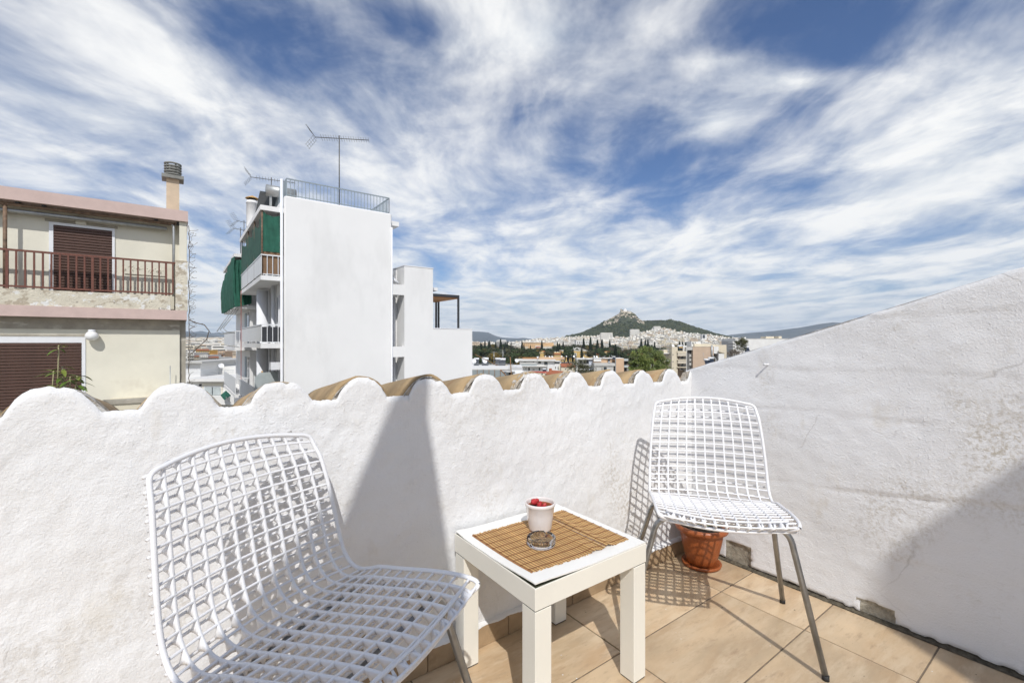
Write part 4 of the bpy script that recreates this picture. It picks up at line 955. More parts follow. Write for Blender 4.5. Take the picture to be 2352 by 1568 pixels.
# ================================================================ MIDDLE DISTANCE
m_mw = mat('weathered_white_wall', (.70,.69,.66), .9, .06, .5, stain=[((.5,.47,.42), .6, .8, .5, (1,1,.4))])
m_mcream = mat('cream_wall', (.62,.55,.42), .9, .06, .4, stain=[((.45,.39,.29), .6, .8, .4, (1,1,.4))])
m_mpeach = mat('peach_wall', (.58,.40,.26), .9, .07, .4, stain=[((.42,.29,.19), .58, .8, .5, (1,1,.5))])
m_mbeige = mat('beige_brick_wall', (.50,.38,.28), .9, .08, .5, stain=[((.40,.29,.2), .58, .8, .6, (1,1,.4))])
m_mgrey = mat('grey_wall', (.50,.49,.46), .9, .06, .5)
m_mblue = mat('pale_blue_wall', (.52,.57,.66), .9, .05, .5)
m_mred = mat('orange_roof_tiles', (.36,.115,.05), .85, .2, 2, .6, 8, bstretch=(3,.4,.4), bdist=.1)
m_mred2 = mat('red_sheet_roof', (.40,.07,.04), .7, .15, 2)
m_panel = mat('grey_sheet_panel', (.27,.30,.30), .5, .08, 1, stain=[((.2,.13,.07), .66, .74, 2, (1,1,1))])
m_rustp = mat('rusted_post', (.24,.13,.06), .8, .4, 3)
m_dish = mat('white_dish', (.74,.74,.73), .5, .03, 5)
m_coll = mat('solar_collector', (.015,.022,.035), .15, .1, 2, spec=.8)
m_awn = mat('white_awning', (.72,.73,.73), .8, .04, 1)
m_awnb = mat('beige_awning', (.55,.49,.39), .85, .06, 1)
m_reed = mat('reed_fence', (.36,.19,.08), .9, .25, 3, stretch=(6,6,1))
m_yel = mat('ochre_neoclassical_wall', (.62,.43,.16), .9, .05, .2)
m_par = mat('peach_palace_wall', (.62,.41,.22), .9, .05, .1)
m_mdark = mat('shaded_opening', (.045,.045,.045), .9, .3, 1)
m_trim = mat('pale_stone_trim', (.64,.60,.50), .9, .05, .5)
m_yelb = mat('yellow_facade', (.62,.40,.13), .9, .06, .3)
def c4(x, y): return (1850+x/5.88)*.57422, (1380+y/5.88)*.57422
def c5(x, y): return (2200+x/5.88)*.57422, (1380+y/5.88)*.57422
def c6(x, y): return (2600+x/4.704)*.57422, (1340+y/4.704)*.57422
def z1(x, y): return 1062.3+x*.14648, 689.06+y*.14648
def z2(x, y): return 1320.7+x*.17090, 689.06+y*.17090
def z3(x, y): return 401.95+x*.18313, 689.06+y*.18313
class MID:
    """a building facing the terrace at a given distance; rectangles are read in the survey frame cv and given depth"""
    def __init__(s, name, label, cv, d, xr, cat='building', ground=STREET, group=None):
        s.cv, s.d = cv, d; a = at(*cv(*xr[0]), d); b = at(*cv(*xr[1]), d); s.o = thing(name, label, cat, ((a.x+b.x)/2, d+2, ground), group, rot=0.0); s.g = ground
    def P(s, x, y, dz=0): return at(*s.cv(x, y), s.d+dz)
    def r(s, name, x0, x1, y0, y1, m, dz=0, dep=6, parent=None, down=False):
        a = s.P(x0, y0, dz); b = s.P(x1, y1, dz); z0 = s.g if down else b.z
        return part(MB().box(a.x, b.x, s.d+dz, s.d+dz+dep, z0, a.z), name, m, parent or s.o)
    def win(s, x0, x1, y0, y1, dz=0, m=None, parent=None):
        w = s.r('window', x0, x1, y0, y1, m_trim, dz-.06, .08, parent); a = s.P(x0, y0, dz); b = s.P(x1, y1, dz); e = min(.08, abs(b.x-a.x)*.18)
        part(MB().box(a.x+e, b.x-e, s.d+dz-.085, s.d+dz-.07, b.z+e, a.z-e), 'pane', m or m_winglass, w); return w
def dish(p, r, label, az=.6):
    o = thing('satellite_dish', label, 'satellite dish', (p.x, p.y, p.z-r*2.2), rot=0.0); T = Matrix.Rotation(az, 3, 'Z') @ Matrix.Rotation(math.radians(62), 3, 'X')
    mb = MB(); n = 20; vs = []
    for i in range(6):
        q = i/5
        for k in range(n): a = 2*math.pi*k/n; vs.append(p+T @ Vector((r*q*math.cos(a), r*q*math.sin(a), r*.28*q*q)))
    mb.add(vs, [(i*n+k, i*n+(k+1) % n, i*n+n+(k+1) % n, i*n+n+k) for i in range(5) for k in range(n)], 0, True); part(mb, 'reflector', m_dish, o)
    part(MB().tube([p+Vector((0, .08, 0)), p+Vector((0, .08, -r*2.2))], r*.06, 6), 'pole', m_galv, o)
    part(MB().tube([p+T @ Vector((0, -r, r*.25)), p+T @ Vector((0, -r*.1, r*.9))], r*.03, 5), 'feed_arm', m_galv, o)
def heater(p, w, hgt, label, tilt=1.0):
    """roof solar water heater: tank above a sloping collector"""
    o = thing('solar_water_heater', label, 'water heater', (p.x, p.y, p.z-hgt), rot=0.0); r = w*.19
    part(MB().tube([p+Vector((-w/2, 0, 0)), p+Vector((w/2, 0, 0))], r, 14), 'tank', m_alum, o)
    a = p+Vector((-w*.48, -r*.5, -r)); b = p+Vector((w*.48, -r*.5, -r)); dn = Vector((0, -hgt*.5*tilt, -(hgt-r)))
    part(MB().prism([a, b, b+dn, a+dn], (0, .07, .03)), 'collector', m_coll, o)
    st = MB()
    for x in (-.45, .45): st.tube([p+Vector((w*x, .1, -hgt)), p+Vector((w*x, .1, 0))], .025, 5)
    part(st, 'stand', m_galv, o)
def mast(p, h, label, r=.03, arms=3):
    o = thing('aerial_mast', label, 'aerial', tuple(p), rot=0.0); part(MB().tube([p, p+Vector((0,0,h))], r, 6), 'pole', m_galv, o); mb = MB()
    for k in range(arms): z = h*(.97-.08*k); mb.tube([p+Vector((-.5+.1*k, 0, z)), p+Vector((.5-.1*k, .2, z))], .012, 4)
    if arms: part(mb, 'arm', m_galv, o)
def bars(b, x0, x1, y0, y1, step, m, dz=0, name='railing'):
    a = b.P(x0, y0, dz); c = b.P(x1, y1, dz); r = part(MB().box(a.x, c.x, b.d+dz, b.d+dz+.05, a.z-.06, a.z), name, m, b.o)
    me = MB().box(-.015, .015, 0, .03, 0, a.z-c.z).mesh('bar', m); n = max(2, int((c.x-a.x)/step))
    for i in range(n+1): share(me, 'bar', r, rel((a.x+(c.x-a.x)*i/n, b.d+dz, c.z), b.o))
# --- grey panelled roof shed beside the white house
b = MID('panel_shed', 'grey sheet metal roof enclosure with rusty uprights beside white house', c4, 55, ((150, 700), (1020, 700)))
b.r('white_roof', 100, 1080, 545, 578, m_mw, 0, 6); b.r('wall', 100, 1015, 700, 900, m_mw, .2, 6, down=True)
for (x0, x1) in ((150, 340), (352, 480), (494, 616), (630, 750), (764, 886)): b.r('panel', x0, x1, 578, 870, m_panel, 0, .05)
for x in (346, 487, 623, 757, 891): b.r('upright', x-6, x+6, 574, 872, m_rustp, -.05, .08)
a, c, e, f = b.P(893, 575), b.P(1015, 705), b.P(1015, 880), b.P(893, 880)
part(MB().prism([a, c, e, f], (0, .05, 0)), 'panel', m_panel, b.o); part(MB().tube([a, c, e], .06, 6), 'upright', m_rustp, b.o)
# --- roof with heaters
b = MID('heater_roof', 'flat roof with railing and solar heaters beyond the panel shed', c4, 74, ((150, 500), (1200, 500)))
b.r('roof', 100, 1410, 528, 560, m_mw, 0, 9); b.r('wall', 100, 1395, 558, 900, m_mw, .3, 8, down=True); bars(b, 285, 1190, 430, 528, .13, m_galv, .2)
b.r('back_parapet', 200, 1330, 470, 530, m_trim, 8.2, .3); b.r('kerb_block', 1010, 1060, 460, 528, m_mcream, 1, 1); b.r('ac_unit', 232, 272, 405, 565, m_alum, -1, .4)
H = lambda x, y, dz: b.P(x, y, dz)
for (x0, x1, y, dz, t) in ((275, 390, 320, 3, 'first from the white house'), (455, 615, 320, 3.2, 'behind a white dish'), (772, 895, 320, 3, 'with a grey collector'), (872, 1015, 332, 2, 'beside the red and yellow fitting')):
    p = H((x0+x1)/2, y, dz); w = (x1-x0)/5.88*.57422*(74+dz)/F; heater(p, w, p.z-b.P(0, 528, dz).z, 'silver solar water heater on the railed roof, '+t)
for (x, y, t) in ((262, 378, 'half hidden by the white house edge'), (516, 378, 'in front of solar heaters')): dish(at(*c4(x, y), 70), 60/5.88*.57422*70/F, 'large white satellite dish '+t, .5)
p = at(*c4(1268, 368), 74); dish(p, .24*1.4, 'white satellite dish on a block beside the long white building', .5)
for (x, y, t, ar) in ((740, 150, 'plain thin pole rising between two solar heaters', 1), (950, 110, 'rusty aerial mast with crossbars above solar heaters', 4)): q = H(x, 528, 2.5); mast(q, H(x, y, 2.5).z-q.z, t, .04, ar)
q = H(955, 318, 2.2); solo(MB().box(q.x-.25, q.x+.25, q.y, q.y+.2, q.z-.1, q.z+.12), 'red_fitting', m_mred2, 'small red and yellow fitting on a solar heater', 'fitting', tuple(q), rot=0.0)
A, B = at(*c4(290, 215), 66), at(*c4(958, 545), 66); solo(MB().tube([A, B], .05, 6), 'slanting_pole', m_rustp, 'long slanting rusty pole crossing above the dishes', 'pole', tuple(B), rot=0.0)
A, B = at(*c4(1122, 280), 50), at(*c4(1160, 900), 50); solo(MB().tube([B, A], .07, 7, r1=.05), 'dark_pole', m_rustp, 'dark upright timber pole beside the shed awning', 'pole', tuple(B), rot=0.0)
# --- shed with awning
b = MID('awning_shed', 'small roof room with white sloping awning and corrugated canopy', c4, 66, ((980, 700), (1500, 700)))
b.r('wall', 985, 1470, 640, 900, m_mw, 0, 4, down=True); w = b.r('window', 1000, 1085, 648, 790, m_alum, -.06, .1); b.r('pane', 1008, 1078, 655, 785, m_paleglass, -.1, .05, w); b.r('doorway', 1088, 1150, 645, 795, m_mdark, -.06, .1)
b.r('canopy', 970, 1240, 620, 634, m_mgrey, -1.2, 1.3); b.r('louvre', 1165, 1235, 660, 860, m_mgrey, -.08, .1); b.r('louvre', 1240, 1500, 735, 860, m_mgrey, -.08, .1)
a, c, e, f = b.P(1120, 598), b.P(1395, 594), b.P(1540, 712, -1.6), b.P(1235, 722, -1.6); part(MB().prism([a, c, e, f], (0, 0, .05)), 'awning', m_awn, b.o)
b.r('parapet', 1100, 1420, 560, 590, m_mgrey, .6, 4)
# --- long white building
b = MID('long_white_building', 'long low white building with roof slab, balcony band and reed fence on top', c4, 190, ((1340, 600), (2300, 600)))
b.r('roof_slab', 1305, 2190, 340, 374, m_mw, -1.5, 9); b.r('upper_wall', 1350, 2320, 374, 490, m_mw, 0, 8); b.r('balcony_slab', 1340, 2140, 486, 506, m_mw, -1.6, 3); b.r('lower_wall', 1390, 2330, 506, 900, m_mw, .2, 8, down=True)
b.r('balcony_glass', 1350, 1750, 445, 484, m_paleglass, -1.5, .05); b.r('balcony_screen', 1350, 1750, 402, 442, m_mgrey, -1.45, .05); bars(b, 1760, 2140, 445, 486, .5, m_galv, -1.5)
for (x0, x1, y0, y1) in ((1430, 1500, 384, 440), (1650, 1690, 384, 440), (1780, 1850, 386, 430), (1920, 2005, 390, 470), (2160, 2290, 385, 440)): b.win(x0, x1, y0, y1)
for (x0, x1, y0, y1) in ((1545, 1585, 525, 600), (1645, 1700, 560, 585), (1790, 1830, 525, 600), (1480, 1505, 530, 565)): b.win(x0, x1, y0, y1, .2)
b.r('roof_fence', 1410, 1790, 286, 325, m_reed, 1, .1); b.r('roof_parapet', 1800, 2400, 280, 332, m_mpeach, 1.5, .3); b.r('roof_room', 2330, 2400, 300, 360, m_mcream, 2, 4)
for i, (cv, x, y, r, t) in enumerate(((c4, 1950, 263, 16, 'small dish nearest the reed fence'), (c4, 2045, 272, 20, 'middle dish of three on peach parapet'), (c4, 2107, 272, 22, 'largest dish by the peach parapet'), (c4, 1765, 288, 24, 'dish standing in the reed fence'), (c5, 270, 265, 20, 'dish before the ochre palace wing'), (c5, 385, 265, 16, 'small dish before the ochre palace columns'), (c5, 560, 268, 27, 'big dish on the pale parapet below palace'), (c5, 785, 287, 17, 'dish above the shaded balconies'), (c5, 1040, 270, 21, 'left dish of the pair on pale blue building'), (c5, 1097, 274, 26, 'right dish of the pair on pale blue building'))):
    p = at(*cv(x, y), 188); dish(p, r/5.88*.57422*188/F, 'white rooftop satellite '+t, .4)
# --- red roofs
b = MID('red_shed_row', 'low sheds under a bright red sheet metal roof', c4, 125, ((1560, 650), (1990, 650)))
a, c, e, f = b.P(1620, 612, 2), b.P(2010, 615, 2), b.P(1960, 655), b.P(1540, 622); part(MB().prism([a, c, e, f], (0, 0, -.08)), 'roof', m_mred2, b.o); b.r('wall', 1560, 1955, 650, 900, m_mcream, .1, 3, down=True)
for x in (1600, 1750, 1850): b.win(x, x+40, 655, 700, .1)
p = at(*c4(1925, 560), 150); heater(p, 1.2, 1.7, 'dark tilted solar collector above the red sheet roof', 1.4)
b = MID('orange_tiled_house', 'small house with orange tiled roof behind the parapet tiles', c4, 100, ((1960, 700), (2360, 700)))
a, c, e, f = b.P(2060, 590, 3), b.P(2400, 605, 3), b.P(2225, 692, -.6), b.P(1950, 675, -.6); g = at(*c5(320, 612), 103); 
part(MB().prism([b.P(2060, 582, 3), g, at(*c5(180, 690), 99.4), b.P(1950, 675, -.6)], (0, 0, -.15)), 'roof', m_mred, b.o)
b.r('wall', 1975, 2420, 690, 900, m_mcream, 0, 5, down=True)
for (x0, x1) in ((1975, 2055), (2065, 2140), (2150, 2225)): b.win(x0, x1, 695, 780)
b.r('gable_wall', 2230, 2410, 660, 900, m_mcream, .8, 3, down=True); b.r('ac_unit', 2340, 2385, 655, 700, m_alum, .4, .4)
p = b.P(2070, 580, 3); part(MB().box(p.x-.3, p.x+.3, p.y, p.y+.6, p.z-.3, p.z+.3), 'chimney', m_mred, b.o)
b = MID('cream_gabled_house', 'cream gabled house with red tiled roof before shaded balconies', c5, 150, ((215, 550), (600, 550)))
part(MB().prism([b.P(235, 430, 4), b.P(500, 426, 4), b.P(600, 497, 0), b.P(262, 497, 0)], (0, 0, -.2)), 'roof', m_mred, b.o)
b.r('wall', 262, 590, 497, 900, m_mcream, .3, 4, down=True); part(MB().prism([b.P(205, 480, 2), b.P(235, 430, 2), b.P(262, 497, .25), b.P(262, 900, .25), b.P(205, 900, 2)], (0, .1, 0)), 'gable_wall', m_trim, b.o)
b.win(350, 380, 540, 580, .3)
b.r('annex', -60, 205, 480, 900, m_mw, 1, 3, down=True); b.win(120, 140, 500, 560, 1); b.win(180, 200, 500, 580, 1)
# --- balconied grey white and pale blue building
b = MID('pale_blue_building', 'white block with deep shaded balconies and pale blue end wall', c5, 186, ((640, 500), (1025, 500)))
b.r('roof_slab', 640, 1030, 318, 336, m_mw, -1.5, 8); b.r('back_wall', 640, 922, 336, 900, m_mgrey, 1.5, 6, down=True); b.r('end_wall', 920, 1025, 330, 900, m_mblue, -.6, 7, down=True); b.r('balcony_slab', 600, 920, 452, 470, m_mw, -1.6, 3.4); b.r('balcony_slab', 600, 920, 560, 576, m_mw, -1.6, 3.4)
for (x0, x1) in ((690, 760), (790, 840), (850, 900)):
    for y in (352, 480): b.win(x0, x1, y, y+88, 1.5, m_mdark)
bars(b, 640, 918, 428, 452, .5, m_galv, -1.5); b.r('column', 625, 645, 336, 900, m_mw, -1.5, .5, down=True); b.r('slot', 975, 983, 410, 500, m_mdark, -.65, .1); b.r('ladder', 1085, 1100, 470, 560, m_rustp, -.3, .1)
# --- peach building with balconies
b = MID('peach_building', 'peach rendered block with grey front room and green glass balconies', c5, 180, ((1025, 500), (1840, 500)))
b.r('upper_wall', 1030, 1550, 312, 900, m_mpeach, 3, 7, down=True); b.r('side_wall', 1550, 1740, 318, 900, m_mpeach, 0, 9, down=True); b.r('white_wall', 1030, 1205, 316, 386, m_mw, 2.6, .3); b.r('roof_edge', 1030, 1740, 306, 318, m_mw, 2.4, 7)
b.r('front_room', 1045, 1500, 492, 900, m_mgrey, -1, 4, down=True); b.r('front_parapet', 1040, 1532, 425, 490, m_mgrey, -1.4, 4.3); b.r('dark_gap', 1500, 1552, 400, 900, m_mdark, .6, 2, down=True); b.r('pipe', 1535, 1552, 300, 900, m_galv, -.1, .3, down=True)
for (x0, x1, y0, y1) in ((1068, 1092, 515, 600), (1210, 1236, 515, 605), (1255, 1338, 508, 630), (1488, 1500, 510, 600)): b.win(x0, x1, y0, y1, -1)
b.r('dark_flue', 1362, 1412, 322, 420, m_mdark, 2.5, .4)
for (y0, y1) in ((318, 370), (470, 522), (625, 670)):
    s = b.r('balcony_slab', 1740, 1842, y1-10, y1, m_mw, .3, 7); b.r('balcony_glass', 1742, 1840, y0, y1-10, m_paleglass, .35, .05, s)
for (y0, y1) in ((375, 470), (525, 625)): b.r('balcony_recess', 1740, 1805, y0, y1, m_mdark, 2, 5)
p = at(*c5(1505, 272), 182); heater(p, 65/5.88*.57422*182/F, p.z-b.P(0, 316, 2).z+.3, 'solar water heater on the peach building roof edge')
p = at(*c5(1390, 392), 181); heater(p, 50/5.88*.57422*181/F, 1.2, 'small solar water heater on the peach building terrace')
a = b.P(1215, 300, 3); c = b.P(1320, 255, 3); solo(MB().prism([a, c, c+Vector((0, 0, -.15)), a+Vector((0, 0, -.15))], (0, 1.5, 0)), 'tilted_panel', m_coll, 'tilted flat panel on the peach building roof', 'solar panel', tuple(a), rot=0.0)
for (x, h, t) in ((1405, 240, 'white'), (590, 195, 'stubby'), (845, 215, 'thin'), (1455, 230, 'short')): q = at(*c5(x, 312), 184); mast(q, q.z*0+(312-h)/5.88*.57422*184/F, t+' roof pipe standing on the skyline of roofs', .09, 0)
# --- apartment complex on the right
b = MID('beige_apartments', 'beige stepped apartment block with recessed balconies and blank brick wall', c6, 170, ((410, 500), (1440, 500)))
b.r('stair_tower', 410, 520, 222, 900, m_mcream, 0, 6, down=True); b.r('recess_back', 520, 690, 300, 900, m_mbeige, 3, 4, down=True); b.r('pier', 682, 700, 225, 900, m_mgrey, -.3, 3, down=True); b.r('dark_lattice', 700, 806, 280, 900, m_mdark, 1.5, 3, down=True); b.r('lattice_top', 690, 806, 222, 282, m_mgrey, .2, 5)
b.r('blank_wall', 806, 1200, 216, 900, m_mbeige, 0, 9, down=True); b.r('upper_storey', 835, 1165, 166, 216, m_mcream, 2, 7); b.r('penthouse', 780, 955, 120, 215, m_mw, 3, 5); b.r('penthouse', 950, 1160, 150, 200, m_mgrey, 5, 4); b.r('right_wall', 1160, 1440, 182, 900, m_yelb if False else m_mcream, 3, 9, down=True); b.r('white_panel', 1200, 1290, 215, 347, m_mw, -.1, 3.2); b.r('coping', 806, 1200, 212, 217, m_trim, -.1, 9)
for (y0, nm) in ((335, 0), (475, 1)): b.r('awning', 525, 680, y0+5, y0+60, m_awnb, -.9, .12)
for (y0, y1) in ((300, 338), (455, 472), (598, 612)): b.r('balcony_slab', 515, 684, y0, y1, m_mcream, -.6, 4)
for (y0, y1) in ((400, 452), (535, 598), (625, 660)): bars(b, 555, 684, y0+18, y1, .3, m_galv, -.4); b.win(575, 660, y0-5, y1, 3, m_mdark)
b.r('roof_terrace_room', 625, 690, 198, 300, m_mw, 1.2, 3); b.win(560, 600, 245, 290, 2.9); b.r('yellow_beam', 545, 620, 222, 240, m_yelb, .5, .3)
for (y0, y1) in ((360, 375), (440, 455), (520, 535)): b.r('lattice_floor', 742, 804, y0, y0+50, m_mgrey, 1.2, .4)
for x in (715, 735, 770): b.r('lattice_bar', x, x+5, 290, 640, m_mgrey, 1.3, .1)
for y in (350, 480, 605): b.win(424, 440, y, y+32, 0)
b.win(795, 822, 128, 170, 3); b.win(840, 860, 128, 155, 3)
part(MB().tube([b.P(1163, 185, -.2), b.P(1163, 375, -.2), b.P(1235, 450, -.2), b.P(1235, 900, -.2)], .35, 8), 'drain_duct', m_galv, b.o)
a, c = b.P(1283, 282, 2.5), b.P(1415, 325, .5); part(MB().prism([a, b.P(1415, 318, 2.5), b.P(1415, 330, -1), b.P(1283, 290, -1)], (0, 0, -.1)), 'awning', m_awnb, b.o); b.r('terrace_wall', 1290, 1395, 348, 900, m_mw, -.6, 4, down=True)
b.r('left_wing', 255, 412, 275, 900, m_mcream, 4, 6, down=True); b.r('wing_slab', 240, 412, 335, 350, m_mw, 2, 3); b.r('wing_room', 352, 410, 262, 320, m_mw, 3, 2); b.win(360, 400, 278, 315, 3); b.r('ac_unit', 310, 345, 370, 395, m_alum, 3.5, .4); b.win(372, 408, 505, 560, 4, m_mdark); b.r('wing_balcony', 330, 412, 470, 490, m_mw, 2, 3)
p = at(*c6(570, 205), 173); heater(p, 2.0, 1.3, 'pair of dark solar panels on the beige stair tower roof', 1.6)
for (x, y) in ((1145, 432), (1068, 462)): p = at(*c6(x, y), 130); heater(p, 1.5, 1.3, 'white roof water tank low beside the blank brick wall, %s of two' % ('higher' if y < 450 else 'lower'))
dish(at(*c6(428, 203), 172), .7, 'white dish on the beige stair tower roof corner', .5)
q = at(*c6(1005, 480), 150); mast(q, 2.6, 'rusty aerial frame before the blank brick wall', .04, 3)
b = MID('far_white_block', 'plain white block with roof rooms behind the climbing side wall', c6, 185, ((1600, 200), (2400, 200)))
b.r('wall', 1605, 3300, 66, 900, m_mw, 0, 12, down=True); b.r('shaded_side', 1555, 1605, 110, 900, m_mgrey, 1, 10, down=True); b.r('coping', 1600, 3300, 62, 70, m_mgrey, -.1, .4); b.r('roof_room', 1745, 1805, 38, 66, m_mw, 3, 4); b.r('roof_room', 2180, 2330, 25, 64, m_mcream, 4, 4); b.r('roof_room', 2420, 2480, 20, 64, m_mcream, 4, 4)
for y in (130, 185, 240): b.r('side_balcony', 1560, 1600, y, y+22, m_mw, -.2, 4)
p = at(*c6(1810, 225), 160); heater(p, 1.8, 2.2, 'dark solar collector beneath the small olive tree', 1.2)
# --- gap between the two houses on the left
b = MID('gap_white_building', 'low white building with curtained window and roof terrace down the lane', z3, 46, ((150, 1100), (740, 1100)))
b.r('roof_slab', 100, 760, 985, 1022, m_mw, -.6, 14); b.r('wall', 100, 740, 1022, 2000, m_mw, 0, 12, down=True); b.r('penthouse', 100, 320, 780, 985, m_wwhite, 3, 8); b.r('penthouse_roof', 80, 340, 768, 792, m_mgrey, 2.4, 9); b.r('penthouse_low', 320, 760, 832, 985, m_mw, 6, 6)
w = b.r('window', 362, 575, 1078, 1212, m_alum, -.08, .1); b.r('curtain', 370, 462, 1090, 1190, m_paleglass, -.12, .03, w); b.r('curtain', 474, 568, 1090, 1190, m_paleglass, -.12, .03, w); b.r('glass', 370, 568, 1088, 1205, m_winglass, -.10, .015, w)
b.r('window_surround', 340, 362, 1040, 1215, m_trim, -.05, .06); b.r('window_surround', 575, 597, 1040, 1215, m_trim, -.05, .06); b.r('window_surround', 340, 597, 1040, 1078, m_trim, -.055, .06)
b.r('balcony_band', 100, 740, 1210, 1310, m_mw, -1.2, 1.3); b.win(330, 420, 1330, 1500); b.r('lamp_box', 300, 320, 1055, 1078, m_dark, -.15, .15)
rl = part(MB().box(0, 0, 0, 0, 0, 0) if False else MB().tube([b.P(100, 880, .3), b.P(740, 880, .3)], .02, 5), 'roof_rail', m_rail, b.o)
for y in (898, 912, 930): part(MB().tube([b.P(100, y, .3), b.P(740, y, .3)], .012, 4), 'rail_wire', m_rail, rl)
dish(at(*z3(578, 825), 50), 32*.18313*50/F, 'white satellite dish on the lane building roof', .7)
A = b.P(575, 1195, -2.5); aw = thing('green_awning', 'small torn green awning on struts above the lane', 'awning', tuple(A), rot=0.0)
part(MB().prism([b.P(570, 1190, -2), b.P(640, 1132, -1), b.P(700, 1188, -1), b.P(620, 1250, -2.4)], (0, 0, -.03)), 'cloth', m_net, aw); part(MB().tube([b.P(640, 1220, -2.2), b.P(740, 1330, -.5)], .03, 5).tube([b.P(700, 1190, -1), b.P(620, 1380, -1)], .03, 5), 'strut', m_galv, aw)
def blockrow(spec, cv, d, group):
    for (x0, x1, y0, y1, m, roof, nm, lab, nw, nf) in spec:
        b = MID(nm, lab, cv, d, ((x0, y1), (x1, y1)), group=group); b.r('wall', x0, x1, y0, y1+40, m, 0, 12, down=True)
        if roof: part(MB().prism([b.P(x0-3, y0, -1), b.P(x1+3, y0, -1), b.P(x1-6, y0-14, 6), b.P(x0+6, y0-14, 6)], (0, .1, -.2)), 'roof', m_mred, b.o)
        for j in range(nf):
            y = y0+(y1-y0)*(j+.35)/nf; hh = (y1-y0)/nf*.5
            for i in range(nw): xx = x0+(x1-x0)*(i+.25)/nw; b.win(xx, xx+(x1-x0)/nw*.5, y, y+hh, 0, m_mdark)
            if j: b.r('balcony_slab', x0, x1, y-hh*.75, y-hh*.6, m_mgrey, -1.2, 1.2)
blockrow([(150, 238, 660, 800, m_mgrey, 0, 'grey_apartments', 'pale grey apartment block nearest the cream house corner', 3, 4), (240, 302, 705, 800, m_mcream, 1, 'cream_apartments', 'narrow cream block with red roof down the lane', 2, 3), (304, 412, 690, 830, m_mgrey, 0, 'grey_apartments', 'grey balconied block beside the narrow cream one', 4, 5), (414, 550, 720, 830, m_mgrey, 1, 'grey_apartments', 'grey balconied block with a brown roof edge', 5, 4), (552, 640, 735, 830, m_mgrey, 0, 'grey_apartments', 'low grey block left of the awning arms', 3, 3), (642, 760, 750, 830, m_mgrey, 0, 'grey_apartments', 'low grey block behind the far balconies', 4, 3)], z3, 260, 'blocks down the lane')
blockrow([(262, 432, 628, 700, m_yelb, 1, 'ochre_block', 'long ochre block under an orange roof', 6, 2), (400, 470, 676, 730, m_yelb, 0, 'ochre_block', 'small bright ochre block', 2, 2), (470, 600, 690, 740, m_mcream, 1, 'cream_block', 'cream block with low red roof', 4, 2), (535, 620, 640, 700, m_mpeach, 0, 'peach_block', 'peach block in the hazy city', 3, 3), (160, 262, 645, 720, m_mw, 0, 'white_block', 'white block behind the grey ones', 4, 3), (300, 400, 672, 740, m_mw, 0, 'white_block', 'white terraced block below the ochre one', 4, 2)], z3, 420, 'blocks further down the lane')
# ================================================================ FAR CITY, PARK, HILLS
m_ground = mat('city_ground', (.22,.20,.16), .95, .3, .01)
m_hill = mat('wooded_hill_ground', (.055,.062,.03), .95, .5, .02, stain=[((.24,.20,.13), .66, .72, .015, (1,1,1))])
m_rock = mat('limestone_crag', (.50,.43,.335), .95, .3, .02, .8, .05, bdist=6, stain=[((.10,.115,.05), .50, .56, .022, (1,1,2.2)), ((.33,.20,.13), .62, .7, .03, (1,1,.5))])
m_mtn = mat('far_mountain', (.085,.085,.075), .95, .3, .0006, stain=[((.17,.15,.12), .55, .7, .0012, (1,1,1))])
m_cyp = mat('cypress_foliage', (.018,.028,.012), .9, .5, .6, rand=.2)
m_pine = mat('pine_foliage', (.042,.062,.018), .9, .5, .5, rand=.25)
m_oliv = mat('olive_foliage', (.10,.095,.045), .9, .4, .5, rand=.2)
m_bare = mat('bare_twigs', (.125,.095,.065), .9, .4, .7, rand=.2)
m_gold = mat('yellowing_foliage', (.15,.105,.02), .9, .4, .5, rand=.2)
m_bark = mat('tree_bark', (.09,.065,.045), .95, .3, 2)
m_forest = mat('forest_canopy', (.040,.050,.019), .95, .7, .03, stain=[((.08,.08,.03), .5, .62, .05, (1,1,1))])
m_bigl = mat('large_tree_leaf', (.13,.165,.035), .6, .5, .35, stain=[((.21,.14,.03), .56, .66, .45, (1,1,1))])
m_thinl = mat('thin_tree_leaf', (.075,.075,.03), .7, .4, .4)
def interp(pts, x):
    if x <= pts[0][0]: return pts[0][1]
    for (a, b), (c, d) in zip(pts, pts[1:]):
        if x <= c: return b+(d-b)*(x-a)/(c-a)
    return pts[-1][1]
# skyline data: top of the houses and ridge of the hill, by bearing
TOPC = [(0, 792), (1060, 786), (1085, 784), (1165, 785), (1200, 781), (1230, 776), (1290, 773), (1330, 771), (1380, 768), (1406, 772), (1448, 774), (1450, 766), (1500, 755), (1521, 751), (1551, 757), (1577, 763), (1611, 766), (1645, 768), (1680, 774), (1720, 778), (1800, 786), (2400, 790)]
RIDGE = [(1200, 790), (1330, 768), (1355, 757.5), (1378, 746), (1387.5, 739), (1399, 733), (1421, 721), (1426, 713.5), (1430, 711.5), (1447, 714.5), (1459, 721.5), (1467.5, 732), (1478, 738.5), (1491, 738), (1517, 738), (1531, 738), (1539, 734.5), (1548, 738.5), (1560, 740.5), (1594, 752), (1628, 762.5), (1645, 768.5), (1662, 772), (1700, 782), (1800, 800)]
ZA, ZB, ZR = 820., 1950., 2420.
def hcity(x, d):
    if d <= ZA: return STREET
    yb = 784+(CAMH-STREET)*F/ZA; yt = interp(TOPC, x)+7; t = min(1, (d-ZA)/(ZB-ZA)); y = yb+(yt-yb)*t**.8; return CAMH-(y-784)*d/F
